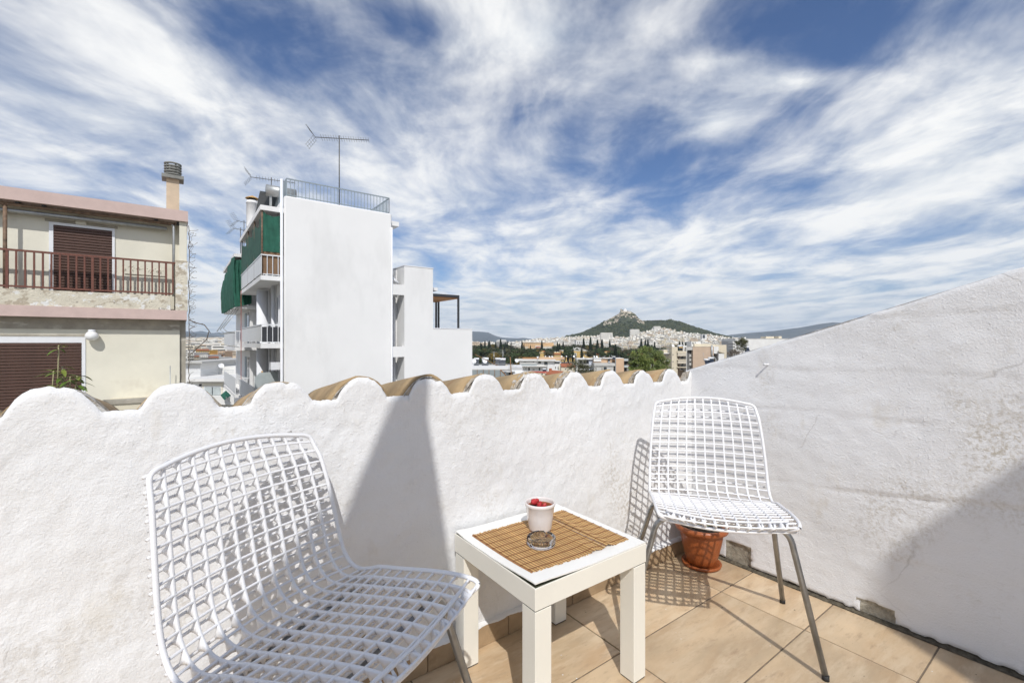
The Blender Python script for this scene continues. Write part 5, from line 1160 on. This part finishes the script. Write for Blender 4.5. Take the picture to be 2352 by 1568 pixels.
def hhill(x, d):
    yr = interp(RIDGE, x); yt = interp(TOPC, x)+7
    if yr >= yt: yr = yt+2
    h0 = CAMH-(yt-784)*ZB/F; h1 = CAMH-(yr-784)*ZR/F
    if d <= ZR:
        t = max(0.0, (d-ZB)/(ZR-ZB)); return h0+(h1-h0)*(t**1.15)
    t = min(1, (d-ZR)/600); return h1+(h0-40-h1)*t**1.3
def sheet(name, xs, ds, hf, m, jit=0):
    mb = MB(); vs = []; fs = []; n = len(ds)
    for i, x in enumerate(xs):
        for j, d in enumerate(ds):
            p = at(x, 784, d); z = hf(x, d)+(jit*fbm(p.x*.012, p.y*.012, 3) if jit else 0); vs.append((p.x, p.y, z))
    for i in range(len(xs)-1):
        for j in range(n-1): fs.append((i*n+j, i*n+n+j, i*n+n+j+1, i*n+j+1))
    mb.add(vs, fs, 0, True); return solo(mb, name, m, kind='structure', rot=0.0)
g = MB(); g.add([(-40000, -3000, STREET-.05), (40000, -3000, STREET-.05), (40000, 40000, STREET-.05), (-40000, 40000, STREET-.05)], [(0,1,2,3)]); solo(g, 'ground', m_ground, kind='structure', rot=0.0)
sheet('city_slope', [1000+12*i for i in range(75)], [ZA+(ZB-ZA)*j/24 for j in range(25)], hcity, m_ground)
hx = [1240+3*i for i in range(170)]; sheet('wooded_hill', hx, [ZB+(ZR-ZB)*j/26 for j in range(27)]+[ZR+60*k for k in range(1, 11)], hhill, m_hill, 4)
# limestone crag at the summit
cr = MB(); vs = []; fs = []; xs = [1386+1.3*i for i in range(73)]; nj = 18
CB = [(1386, 746), (1400, 747), (1420, 744), (1440, 742), (1460, 742), (1470, 745), (1480, 743)]
for x in xs:
    yr = interp(RIDGE, x)-.6; yb = interp(CB, x)+3.5
    for j in range(nj+1):
        t = j/nj; d = ZR-150+150*t; y = yb+(yr-yb)*t**.42; p = at(x, y, d); k = 9*fbm(x*.11, j*.28, 7)*math.sin(math.pi*t)+4*fbm(x*.4, j*.7, 2)*math.sin(math.pi*min(1, t+.05)); vs.append((p.x, p.y-k*2.2, p.z+k*.5))
for i in range(len(xs)-1):
    for j in range(nj): fs.append((i*(nj+1)+j, (i+1)*(nj+1)+j, (i+1)*(nj+1)+j+1, i*(nj+1)+j+1))
back = len(vs)
cr.add(vs, fs, 0, False); solo(cr, 'summit_crag', m_rock, kind='structure', rot=0.0)
cr = MB(); c = at(1539, 736.5, ZR-5); cr.add([c+Vector(v) for v in ((-28, 0, -8), (-12, -8, 2), (-3, -5, 7), (8, -6, 5), (16, -5, -1), (30, 0, -9), (0, 25, -6))], [(0,1,6), (1,2,6), (2,3,6), (3,4,6), (4,5,6), (0,5,4,3,2,1)]); solo(cr, 'second_summit', m_rock, kind='structure', rot=0.0)
# chapel, belfry and terrace wall on the summit
ch = thing('summit_chapel', 'tiny white chapel and stone belfry on the rocky hill top', 'chapel', tuple(at(1436, 714, ZR-20)), rot=0.0)
def cb(x0, x1, y0, y1, d, dep): a = at(x0, y0, d); e = at(x1, y1, d); return MB().box(a.x, e.x, d, d+dep, e.z, a.z)
part(cb(1432, 1440, 710.5, 716, ZR-25, 14), 'nave', m_wwhite, ch); p = at(1436, 710.5, ZR-18); part(ball(p, 6, (1,1,.9), 0, 12, 8), 'dome', m_wwhite, ch); part(cb(1425.5, 1428.3, 709.5, 719, ZR-22, 7), 'belfry', m_rock, ch); part(cb(1441, 1448, 713.5, 717, ZR-28, 10), 'terrace_room', m_mgrey, ch); part(cb(1430, 1450, 716.2, 719.5, ZR-40, 6), 'terrace_wall', m_trim, ch)
p = at(1538.5, 734, ZR); mast(p, 26, 'thin radio mast on the second rocky summit', .5, 0)
# forest on the hill: uncountable, one mass
rr = random.Random(21); fo = MB(); PH = (1+5**.5)/2
ICO = [Vector(v).normalized() for v in ((-1,PH,0),(1,PH,0),(-1,-PH,0),(1,-PH,0),(0,-1,PH),(0,1,PH),(0,-1,-PH),(0,1,-PH),(PH,0,-1),(PH,0,1),(-PH,0,-1),(-PH,0,1))]
ICF = [(0,11,5),(0,5,1),(0,1,7),(0,7,10),(0,10,11),(1,5,9),(5,11,4),(11,10,2),(10,7,6),(7,1,8),(3,9,4),(3,4,2),(3,2,6),(3,6,8),(3,8,9),(4,9,5),(2,4,11),(6,2,10),(8,6,7),(9,8,1)]
cnt = 0
while cnt < 5200:
    x = rr.uniform(1300, 1690); d = rr.uniform(ZB-10, ZR+30); 
    if interp(RIDGE, x) > interp(TOPC, x)+6: continue
    z = hhill(x, d); p = at(x, 784, d); p.z = z+2; y = 784+(CAMH-z)*F/d
    if 1388 < x < 1478 and y < interp(CB, x)+rr.uniform(-4, 2): continue
    r = rr.uniform(3.5, 7.5); fo.add([p+Vector((v.x*r*rr.uniform(.7, 1.2), v.y*r, v.z*r*rr.uniform(.7, 1.25))) for v in ICO], ICF, 0, False); cnt += 1
for k in range(110):
    x = rr.uniform(1390, 1475); t = rr.uniform(.2, .95); yr = interp(RIDGE, x); yb = interp(CB, x); d = ZR-150+150*t; y = yb+(yr-yb)*t**.42; p = at(x, y, d-8); r = rr.uniform(1.6, 3.6); fo.add([p+Vector((v.x*r*1.4, v.y*r, v.z*r*.8)) for v in ICO], ICF, 0, False)
solo(fo, 'hill_forest', m_forest, 'dark green forest covering the rocky hill', 'forest', rot=0.0, kind='stuff')
# mountains
def mountain(pts, d, dep):
    xs = [pts[0][0]+(pts[-1][0]-pts[0][0])*i/60 for i in range(61)]; mb = MB(); vs = []; n = 14
    for x in xs:
        yr = interp(pts, x); h1 = CAMH-(yr-784)*d/F
        for j in range(n+1):
            t = j/n; q = at(x, 784, d-dep+2*dep*t); s = max(0.0, math.sin(math.pi*t))**.9; h = STREET+(h1-STREET)*s*(1+.10*fbm(x*.05, t*4, d*.001)*(1 if abs(t-.5) > .08 else .25)); vs.append((q.x, q.y, h))
    mb.add(vs, [(i*(n+1)+j, (i+1)*(n+1)+j, (i+1)*(n+1)+j+1, i*(n+1)+j+1) for i in range(60) for j in range(n)], 0, True); solo(mb, 'mountain', m_mtn, kind='structure', rot=0.0)
mountain([(900, 772), (1000, 765), (1062, 760), (1085, 761), (1121, 763), (1138, 771), (1152, 774.5), (1165, 775.5), (1187, 777), (1203, 775.5), (1230, 780), (1270, 788)], 11000, 2500)
mountain([(330, 775), (420, 765), (445, 764), (470, 767), (490, 770), (520, 774), (560, 782), (640, 788)], 7500, 1500)
mountain([(300, 770), (400, 763), (430, 760.5), (445, 762), (462, 759.5), (486, 765), (505, 763), (530, 768), (620, 780)], 13000, 2000)
mountain([(1600, 790), (1669, 770), (1700, 766), (1780, 760), (1840, 752), (1880, 745), (1915, 740), (1950, 743), (2050, 752), (2300, 765)], 9500, 2200)
# ---------------------------------------------------------------- city blocks
m_cw = [mat('city_white', (.80,.77,.70), .9, .05, .05, rand=.08), mat('city_cream', (.77,.69,.53), .9, .05, .05, rand=.10), mat('city_grey', (.66,.63,.57), .9, .06, .05, rand=.10), mat('city_peach', (.68,.54,.39), .9, .05, .05, rand=.12)]
m_cwin = mat('city_window', (.13,.125,.115), .6, .3, .1)
def block_mesh(wall, w, dep, h, fl, seed, roof=False):
    rr = random.Random(seed); mb = MB(); mb.box(-w/2, w/2, 0, dep, -25, h)
    fh = h/fl; nb = max(2, int(w/4)); style = rr.random()
    for k in range(fl):
        z = k*fh
        if style < .55:
            mb.box(-w/2+.6, w/2-.6, -.15, .3, z+fh*.38, z+fh*.76, 1); mb.box(-w/2-.2, w/2+.2, -1.3, 0, z+fh*.86, z+fh*1.0)
            for q in range(1, nb):
                if rr.random() < .6: x = -w/2+w*q/nb; mb.box(x-.5, x+.5, -.25, .2, z+fh*.3, z+fh*.8)
        else:
            for q in range(nb): x = -w/2+w*(q+.5)/nb; mb.box(x-w/nb*.27, x+w/nb*.27, -.12, .2, z+fh*.25, z+fh*.78, 1)
    if rr.random() < .7: a = rr.uniform(-.3, .1)*w; mb.box(a, a+w*.35, dep*.3, dep*.7, h, h+2.6); mb.box(a+.5, a+w*.3, dep*.3-.1, dep*.3, h+.6, h+2, 1)
    if rr.random() < .5: mb.box(-w*.4, w*.4, dep*.15, dep*.9, h, h+fh*.9); mb.box(-w*.36, w*.36, dep*.15-.1, dep*.15, h+.6, h+fh*.6, 1)
    if roof: mb.prism([(-w/2-.5, -.6, h), (w/2+.5, -.6, h), (w/2-1, dep*.5, h+3), (-w/2+1, dep*.5, h+3)], (0, .2, .1), 2)
    return mb.mesh('city_block', [wall, m_cwin, m_mred])
KIND = [('white', 'white concrete'), ('cream', 'cream rendered'), ('grey', 'pale grey'), ('peach', 'peach coloured')]
VAR = []
for k in range(4):
    for s in range(6): rr2 = random.Random(k*31+s); VAR.append((k, block_mesh(m_cw[k], rr2.uniform(14, 26), rr2.uniform(12, 20), rr2.choice([12, 15, 15, 18, 21]), rr2.choice([4, 5, 5, 6]), k*50+s, s == 5 and k in (1, 3))))
rr = random.Random(77); placed = 0
rows = [850, 900, 960, 1020, 1080, 1140, 1200, 1260, 1320, 1380, 1440, 1500, 1560, 1620, 1680, 1740, 1800, 1850, 1900, 1940]
slots = []
for d in rows:
    x = 1070+rr.uniform(0, 12)
    while x < 1745:
        slots.append((x, d+rr.uniform(-25, 25))); x += rr.uniform(15, 26)*F/d*(.62 if d > 1300 else .72)
# nearest and largest first, the rest becomes one mass
slots.sort(key=lambda s: s[1]*(1 if 1200 < s[0] < 1720 else 1.05))
rest = MB()
zone = lambda d: 'at the edge of the park trees' if d < 1000 else ('on the lower city slope' if d < 1250 else ('half way up the city slope' if d < 1600 else 'just under the forest edge'))
sect = lambda x: 'behind the striped hotel' if x < 1190 else ('behind the peach palace' if x < 1285 else ('behind the white palace' if x < 1385 else ('below the rocky summit' if x < 1490 else ('below the second summit' if x < 1590 else ('beyond the beige apartments' if x < 1670 else 'beside the far white block')))))
for i, (x, d) in enumerate(slots):
    k, me = VAR[rr.choice([0,0,1,2,3,4,5,0,1,2,3,6,7,8,9,6,7,12,13,14,18,19,10,11,23])]; z = hcity(x, d); p = at(x, 784, d)
    if placed < 290 and (d < 1100 or i % 3 == 0):
        o = bpy.data.objects.new('city_block', me); COL.objects.link(o); o.location = (p.x, p.y, z); o.rotation_euler = (0, 0, -math.atan2(p.x, p.y)*.6+rr.uniform(-.35, .35)); s = rr.uniform(.58, .85); o.scale = (s, s, s*rr.uniform(.85, 1.1))
        tag(o, '%s apartment block %s, %s' % (KIND[k][1], sect(x), zone(d)), 'apartment block', '%s blocks %s, %s' % (KIND[k][0], sect(x), zone(d))); placed += 1
    else:
        w, dp, h = rr.uniform(8, 15), 10, rr.uniform(7, 13); a = -math.atan2(p.x, p.y)*.6+rr.uniform(-.3, .3); T = Matrix.Rotation(a, 3, 'Z'); q = MB().box(-w/2, w/2, 0, dp, -25, h, rr.choice([0,0,1,2,3]))
        for f in range(5): q.box(-w/2+.8, w/2-.8, -.2, .2, h*(f+.4)/5, h*(f+.75)/5, 4)
        if rr.random() < .6: q.box(-w*.3, w*.15, 3, 9, h, h+2.6, 0)
        b0 = len(rest.v); rest.v += [tuple(T @ Vector(v)+Vector((p.x, p.y, z))) for v in q.v]; rest.f += [[b0+t for t in f] for f in q.f]; rest.m += q.m; rest.sm += q.sm
solo(rest, 'packed_city_houses', m_cw+[m_cwin], 'mass of small pale houses filling the city slope', 'houses', rot=0.0, kind='stuff')
# the city that fills the plain in the gap on the left
far = MB(); rr = random.Random(5)
for k in range(1500):
    d = 600+3400*rr.random()**.7; x = rr.uniform(405, 560); p = at(x, 784, d); hh = rr.uniform(9, 20)+max(0, (d-1200)/2800)*42; w = rr.uniform(10, 22)*(1+d/5000); far.box(p.x-w/2, p.x+w/2, d, d+14, STREET, STREET+hh, rr.choice([0,0,1,2,3]))
    for f in range(3): far.box(p.x-w*.42, p.x+w*.42, d-.2, d+.1, STREET+hh*(f*.25+.3), STREET+hh*(f*.25+.42), 4)
solo(far, 'distant_city', m_cw+[m_cwin], 'distant white city spreading below the blue mountains', 'city', rot=0.0, kind='stuff')
# ---------------------------------------------------------------- landmark buildings round the park
def colonnade(b, x0, x1, y0, y1, n, dz=0):
    for i in range(n):
        x = x0+(x1-x0)*i/(n-1); p = b.P(x, y0, dz); q = b.P(x, y1, dz); part(MB().tube([q, p], .55, 10), 'column', m_trim, b.o)
b = MID('ochre_exhibition_hall', 'ochre neoclassical hall with columned porch and rooftop truss in the park', z1, 520, ((1390, 880), (1975, 880)))
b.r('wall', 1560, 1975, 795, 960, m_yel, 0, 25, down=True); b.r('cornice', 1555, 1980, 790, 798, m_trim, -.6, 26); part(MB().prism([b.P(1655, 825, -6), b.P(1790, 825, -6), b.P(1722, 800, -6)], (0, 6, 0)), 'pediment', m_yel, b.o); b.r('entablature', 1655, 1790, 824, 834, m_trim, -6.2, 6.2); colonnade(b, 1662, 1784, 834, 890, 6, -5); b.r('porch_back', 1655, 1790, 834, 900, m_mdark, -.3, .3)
b.r('wing', 1380, 1560, 850, 960, m_yel, 3, 15, down=True); b.r('wing_roof', 1390, 1558, 838, 853, m_mred, 2.5, 15); b.r('wing', 1440, 1560, 822, 850, m_yel, 12, 15)
b.r('wing', 1960, 2135, 855, 960, m_yel, 3, 15, down=True); b.r('wing_roof', 1955, 2140, 840, 857, m_mred, 2.5, 15)
for i in range(5): b.win(1580+i*14, 1588+i*14, 830, 860, 0, m_mdark); b.win(1840+i*26, 1850+i*26, 830, 862, 0, m_mdark)
for i in range(9): b.win(1395+i*18, 1403+i*18, 862, 880, 3, m_mdark); b.win(1970+i*18, 1978+i*18, 866, 884, 3, m_mdark)
for x in (1455, 1495, 1535): b.r('skylight', x-12, x+14, 808, 822, m_trim, 13, 4)
tr = MB(); A = b.P(1795, 742, 12)
for (x, y) in ((1695, 790), (1740, 790), (1850, 790), (1940, 790)): tr.tube([A, b.P(x, y, 12)], .45, 6)
tr.tube([b.P(1700, 785, 12), A+Vector((0,0,-.8))], .3, 5).tube([b.P(1935, 785, 12), A+Vector((0,0,-.8))], .3, 5); part(tr, 'roof_truss', m_mgrey, b.o)
b2 = b.P(1740, 790, 5); part(MB().tube([b2, b.P(1740, 735, 5)], .2, 6), 'flag_pole', m_mgrey, b.o)
for (cv, x0, x1, xm, y0, ym, nm) in ((z1, 1210, 1318, 1255, 822, 798, 'ochre pavilion with red roof left of the ochre hall'), (z1, 2205, 2370, 2255, 825, 803, 'ochre pavilion with orange roof right of the ochre hall')):
    b = MID('park_pavilion', nm, cv, 540, ((x0, 860), (x1, 860))); b.r('wall', x0+4, x1-4, y0, 960, m_yel, 0, 14, down=True); part(MB().prism([b.P(x0, y0, -.5), b.P(xm*2-x0, y0, -.5), b.P(xm, ym, -.5)], (0, .6, 0)), 'pediment', m_yel, b.o)
    part(MB().prism([b.P(xm, ym-1, 0), b.P(xm+(x1-xm)*.55, ym-1, 0), b.P(x1+3, y0, 0), b.P(xm*2-x0, y0, 0)], (0, 14, 0)), 'roof', m_mred, b.o); b.r('cornice', x0, x1, y0-1, y0+4, m_trim, -.8, 15)
b = MID('orange_roof_lodge', 'small lodge with bright orange roof behind the big tree', z2, 430, ((665, 770), (755, 770))); b.r('wall', 668, 752, 755, 850, m_mpeach, 0, 10, down=True); part(MB().prism([b.P(655, 757, -1), b.P(760, 757, -1), b.P(730, 730, 5), b.P(690, 732, 5)], (0, .3, 0)), 'roof', m_mred, b.o)
b = MID('peach_palace', 'long peach palace with rows of windows above the park trees', z1, 900, ((945, 740), (1430, 740)))
b.r('wall', 950, 1300, 664, 850, m_par, 0, 40, down=True); b.r('wall', 1300, 1430, 668, 850, m_par, 25, 30, down=True); b.r('cornice', 944, 1304, 658, 666, m_trim, -1, 42); b.r('roof', 950, 1300, 655, 660, m_mgrey, 4, 30)
for i in range(11):
    for y in (676, 712): b.win(962+i*31, 972+i*31, y, y+16, 0, m_mdark)
b = MID('white_palace', 'white building with tall windows among cypresses', z1, 940, ((1780, 690), (2040, 690))); b.r('wall', 1782, 2040, 625, 850, m_mw, 0, 25, down=True); b.r('cornice', 1778, 2044, 617, 626, m_trim, -1, 27)
for i in range(9): b.win(1800+i*27, 1811+i*27, 650, 685, 0, m_mdark)
b = MID('striped_hotel', 'pale hotel block with dark vertical window stripes', z1, 880, ((525, 730), (690, 730))); b.r('wall', 528, 690, 632, 850, m_mgrey, 0, 25, down=True); b.r('roof_box', 548, 680, 624, 634, m_mw, 3, 15)
for i in range(10): b.r('window_stripe', 533+i*16, 541+i*16, 655, 735, m_mdark, -.3, .4)
for i, (x0, x1, y0, cv, d, nm) in enumerate(((2170, 2300, 513, z1, 1500, 'white terraced block against the dark hill forest'), (745, 865, 392, z2, 1880, 'large white terraced block on the hill shoulder'), (350, 505, 438, z2, 1700, 'wide white terraced block at the foot of forest'), (1062, 1150, 352, z2, 1900, 'topmost terraced block on the slope'))):
    b = MID('terraced_block', nm, cv, d, ((x0, y0), (x1, y0)))
    for k in range(6): y = y0+k*15; b.r('storey', x0-(k % 2)*4, x1+k*2, y, y+10.5, m_cw[0], 0, 14); b.r('window_band', x0+3, x1-3, y+10.5, y+15, m_cwin, .8, 13)
    b.r('wall', x0, x1, y0+90, y0+140, m_cw[0], 0, 14)
b = MID('glass_block', 'white block with a dark blue glass front', z2, 1500, ((1710, 510), (1770, 510))); b.r('wall', 1708, 1772, 458, 620, m_mw, 0, 14, down=True); b.r('glass', 1716, 1748, 465, 512, m_winglass, -.4, .5)
# ---------------------------------------------------------------- park trees
def clump_mesh(name, kind, seed):
    rr = random.Random(seed); mb = MB(); tr = MB()
    if kind == 'cypress':
        H = 1.0; tr.tube([(0,0,0), (0,0,.3)], .018, 6)
        for k in range(420):
            t = rr.random()**.8; r = .115*math.sin(math.pi*min(1, .12+t*.88))**.65*(1-.55*t)*rr.uniform(.5, 1.12); a = rr.uniform(0, 6.283); p = Vector((r*math.cos(a), r*math.sin(a), .06+.94*t)); s = rr.uniform(.018, .04)
            d = Vector((math.cos(a)*.3, math.sin(a)*.3, 1)).normalized(); sd = Vector((-math.sin(a), math.cos(a), 0)); mb.add([p-sd*s, p+sd*s, p+d*s*2.6], [(0,1,2)], 0)
    else:
        lob = [(Vector((rr.uniform(-.24, .24), rr.uniform(-.24, .24), rr.uniform(.5, .82))), rr.uniform(.14, .25)) for _ in range(9)]; 
        tr.tube([(0,0,0), (rr.uniform(-.02, .02), 0, .25), (rr.uniform(-.04, .04), 0, .5)], .035, 7, r1=.022)
        for c, r in lob: tr.tube([(0,0,.38), (c.x*.5, c.y*.5, .5), c], .016, 5, r1=.006)
        n = 1100 if kind != 'bare' else 900
        for k in range(n):
            c, r = rr.choice(lob); v = Vector((rr.gauss(0,1), rr.gauss(0,1), rr.gauss(0,1))).normalized(); p = c+v*r*(rr.random()**.35)*(1 if kind != 'pine' else 1)*Vector((1,1,.75)).length/1.6*1.0
            p.z = c.z+(p.z-c.z)*.8
            if kind == 'bare':
                s = rr.uniform(.03, .075); d = (v+Vector((0,0,.6))).normalized(); sd = d.cross(Vector((.3, .5, .2))).normalized(); mb.add([p-sd*.0045, p+sd*.0045, p+d*s], [(0,1,2)], 0)
            else:
                s = rr.uniform(.014, .034); n1 = (v+Vector((rr.uniform(-.5, .5), rr.uniform(-.5, .5), rr.uniform(-.2, .8)))).normalized(); a = n1.orthogonal().normalized()*s; b_ = n1.cross(a); mb.add([p-a-b_, p+a-b_*.6, p+a*.7+b_, p-a*.8+b_*.8], [(0,1,2,3)], 0)
    return mb, tr
TREES = {}
for kind, m in (('cypress', m_cyp), ('pine', m_pine), ('olive', m_oliv), ('bare', m_bare), ('gold', m_gold)):
    TREES[kind] = []
    for s in range(3): c, t = clump_mesh(kind, kind, hash(kind) % 7+s*3 if False else len(kind)*10+s); TREES[kind].append((c.mesh('crown', m), t.mesh('trunk', m_bark)))
ptz = lambda x: 'below the striped hotel' if x < 1175 else ('before the peach palace' if x < 1275 else ('behind the ochre hall' if x < 1400 else ('beyond the peach building' if x < 1450 else 'behind the big leafy tree')))
ptd = lambda d: 'in the front row' if d < 450 else ('near the hall' if d < 560 else ('in the middle rows' if d < 700 else 'in the back rows'))
LAB = {'cypress': ('dark narrow cypress in the park', 'cypress', 'park cypresses'), 'pine': ('rounded dark green pine in the park', 'pine', 'park pines'), 'olive': ('soft grey-green tree in the park', 'tree', 'grey-green park trees'), 'bare': ('bare brown leafless tree in the park', 'tree', 'leafless park trees'), 'gold': ('yellowing bushy tree in the park', 'tree', 'yellowing park trees')}
def tree(kind, p, h, wd=1.0, lab=None):
    i = rr.randrange(3); o = bpy.data.objects.new(kind+'_tree', None); COL.objects.link(o); o.location = p; o.rotation_euler = (0, 0, rr.uniform(0, 6.28)); o.scale = (h*wd, h*wd, h); l = LAB[kind] if not lab else lab; tag(o, *l)
    for me, nm in zip(TREES[kind][i], ('crown', 'trunk')): c = bpy.data.objects.new(nm, me); COL.objects.link(c); c.parent = o
rr = random.Random(9)
def ptree(kind, x, ytop, d, wd=1.0, lab=None):
    p = at(x, ytop, d); h = p.z-STREET; l = LAB[kind]; z_ = ptz(x)+' '+ptd(d); tree(kind, (p.x, p.y, STREET), max(5, h), wd, lab or (l[0]+' '+z_, l[1], l[2]+' '+z_))
# cypresses that stand out (bearing, height of tip) read off the skyline
for (x, y) in ((285, 675), (300, 700), (352, 655), (408, 665), (428, 650), (520, 672), (598, 628), (668, 672), (700, 660), (762, 672), (790, 715), (932, 655), (965, 705), (1065, 715), (1245, 648), (1490, 672), (1520, 690), (1580, 665), (1900, 618), (2005, 605), (2120, 640), (2190, 632), (2310, 640)):
    ptree('cypress', *z1(x, y), rr.uniform(560, 800))
for (x, y) in ((300, 545), (360, 545), (890, 530), (945, 545), (980, 545), (1070, 570), (1405, 565), (1445, 570), (1490, 575), (1540, 570), (1560, 575), (2090, 570)): ptree('cypress', *z2(x, y), rr.uniform(600, 780))
for (x, y, d) in ((1600, 745, 495), (1655, 765, 490), (1870, 745, 495), (2085, 780, 480), (1730, 815, 480), (660, 740, 430)): ptree('cypress', *z1(x, y), d)
for (x, y) in ((545, 610), (275, 675), (610, 715), (640, 705)): ptree('cypress', *z2(x, y), 430)
for i in range(190):
    x = rr.uniform(1075, 1560); d = rr.choice([600, 680, 760, 800, 520, 640]); kind = rr.choices(['pine', 'bare', 'olive', 'gold', 'pine'], [4, 6 if x > 1215 else 1.5, 1.2, .6 if x < 1210 else .25, 1.5])[0]
    y = 786.5+rr.uniform(0, 8)+(800-d)*.036; 
    if 1200 < x < 1275 and d > 560: y = max(y, 796.5+rr.uniform(0, 4))
    if 1232 < x < 1400 and d < 560: continue
    if 1235 < x < 1260 and d < 600: continue
    ptree(kind, x, y, d, rr.uniform(1.1, 1.7))
for i in range(42):
    x = rr.uniform(1085, 1235) if i < 30 else rr.uniform(1440, 1540); ptree(rr.choices(['pine', 'olive', 'gold', 'bare'], [6, 1, 1, .7])[0], x, rr.uniform(804, 818), rr.uniform(330, 420), rr.uniform(1.0, 1.5))
for (x, y, d) in ((1660, 722, 480), (1350, 770, 505), (2000, 770, 505), (2050, 765, 505), (2170, 735, 500), (1090, 780, 450)): ptree('pine' if d != 505 else 'olive', *z1(x, y), d, 1.1)
# ---------------------------------------------------------------- nearer trees with real leaves
def leafy(name, label, lobes, base, n, ls, m, trunk_r, sparse=.5, seed=3):
    rr = random.Random(seed); o = thing(name, label, 'tree', tuple(base), rot=0.0); B = Vector(base); tk = MB(); top = sum((Vector(c) for c, r in lobes), Vector())/len(lobes)
    tk.tube([B, B.lerp(top, .4)+Vector((.15, 0, 0)), B.lerp(top, .75)], trunk_r, 8, r1=trunk_r*.6)
    for c, r in lobes: tk.tube([B.lerp(top, .55), B.lerp(top, .6).lerp(Vector(c), .5)+Vector((rr.uniform(-.2, .2), 0, .1)), Vector(c)], trunk_r*.4, 5, r1=trunk_r*.12)
    part(tk, 'trunk', m_bark, o); cr = MB(); tot = sum(r**2 for c, r in lobes)
    for c, r in lobes:
        c = Vector(c); sub = [(c+Vector((rr.gauss(0,1), rr.gauss(0,1), rr.gauss(0,1))).normalized()*r*rr.uniform(.45, .95), r*rr.uniform(.22, .42)) for _ in range(12)]
        for k in range(int(n*r*r/tot)):
            sc, sr = rr.choice(sub); v = Vector((rr.gauss(0,1), rr.gauss(0,1), rr.gauss(0,1))).normalized(); p = sc+v*sr*rr.random()**sparse; d = (v+Vector((rr.uniform(-.7, .7), rr.uniform(-.7, .7), rr.uniform(-1.0, .3)))).normalized(); s = ls*rr.uniform(.6, 1.3); sd = d.orthogonal().normalized()*s*.28
            q = p+d*s; cr.add([p, p+d*s*.5+sd, q, p+d*s*.5-sd], [(0,1,2,3)], 0)
    part(cr, 'crown', m, o)
P = lambda x, y, d: at(*z2(x, y), d)
D = 92
lb = [(P(x, y, D+dz), r) for (x, y, dz, r) in ((900, 700, 0, 1.25), (985, 690, 1, 1.1), (840, 770, -1, 1.35), (930, 790, -1.6, 1.5), (1060, 780, 0, 1.4), (1150, 790, .5, 1.35), (1190, 860, 0, 1.35), (800, 870, -.5, 1.4), (900, 890, -1.8, 1.5), (1030, 890, -1.5, 1.6), (1130, 930, -1, 1.4), (780, 950, 0, 1.3), (960, 960, -2, 1.5), (1220, 940, 0, 1.1), (930, 660, .5, .8), (1140, 720, 1, .8))]
b0 = P(980, 1300, D); b0.z = STREET; leafy('big_leafy_tree', 'large bushy green and rust tinged tree behind the parapet tiles', lb, b0, 15000, .26, m_bigl, .35)
Q = lambda x, y, d: at(*c5(x, y), d)
lb = [(Q(x, y, 78), r) for (x, y, r) in ((480, 500, .7), (560, 450, .8), (680, 490, .9), (770, 440, .7), (850, 520, .9), (950, 520, .6), (540, 580, .8), (740, 600, 1.0), (880, 610, .9), (990, 640, .7), (450, 620, .6), (820, 690, .9), (660, 400, .6), (1080, 660, .5))]
b0 = Q(760, 1300, 78); b0.z = STREET; leafy('thin_olive_tree', 'sparse olive brown tree in front of the shaded balconies', lb, b0, 2600, .20, m_thinl, .2, .7, 5)
R = lambda x, y, d: at(*c6(x, y), d)
lb = [(R(x, y, 120), r) for (x, y, r) in ((1760, 90, .9), (1720, 140, 1.0), (1770, 170, .9), (1640, 150, .6), (1690, 210, .9), (1750, 240, .7), (1800, 120, .6), (1620, 130, .4))]
b0 = R(1715, 700, 120); b0.z = STREET; leafy('roof_olive_tree', 'small golden brown tree rising behind the side wall top', lb, b0, 2600, .28, m_thinl, .22, .6, 8)
lb = [(R(x, y, 115), r) for (x, y, r) in ((1500, 350, .8), (1560, 320, .9), (1640, 300, .9), (1600, 360, 1))]
b0 = R(1570, 700, 115); b0.z = STREET; leafy('grey_brown_shrub_tree', 'greyish brown twiggy tree top just over the side wall', lb, b0, 900, .25, m_bare, .2, .7, 9)
# ---------------------------------------------------------------- air
hz = MB().box(-16000, 16000, -300, 16500, STREET-1.2, 900)
vm = bpy.data.materials.new('city_haze'); vm.use_nodes = True; nt = vm.node_tree; nt.nodes.clear(); ou = nt.nodes.new('ShaderNodeOutputMaterial'); pv = nt.nodes.new('ShaderNodeVolumePrincipled'); pv.inputs['Color'].default_value = (.66,.82,1,1); pv.inputs['Density'].default_value = 5.0e-5; pv.inputs['Anisotropy'].default_value = -.1; nt.links.new(pv.outputs[0], ou.inputs['Volume'])
if HAZE: solo(hz, 'haze', vm, rot=0.0, kind='stuff')
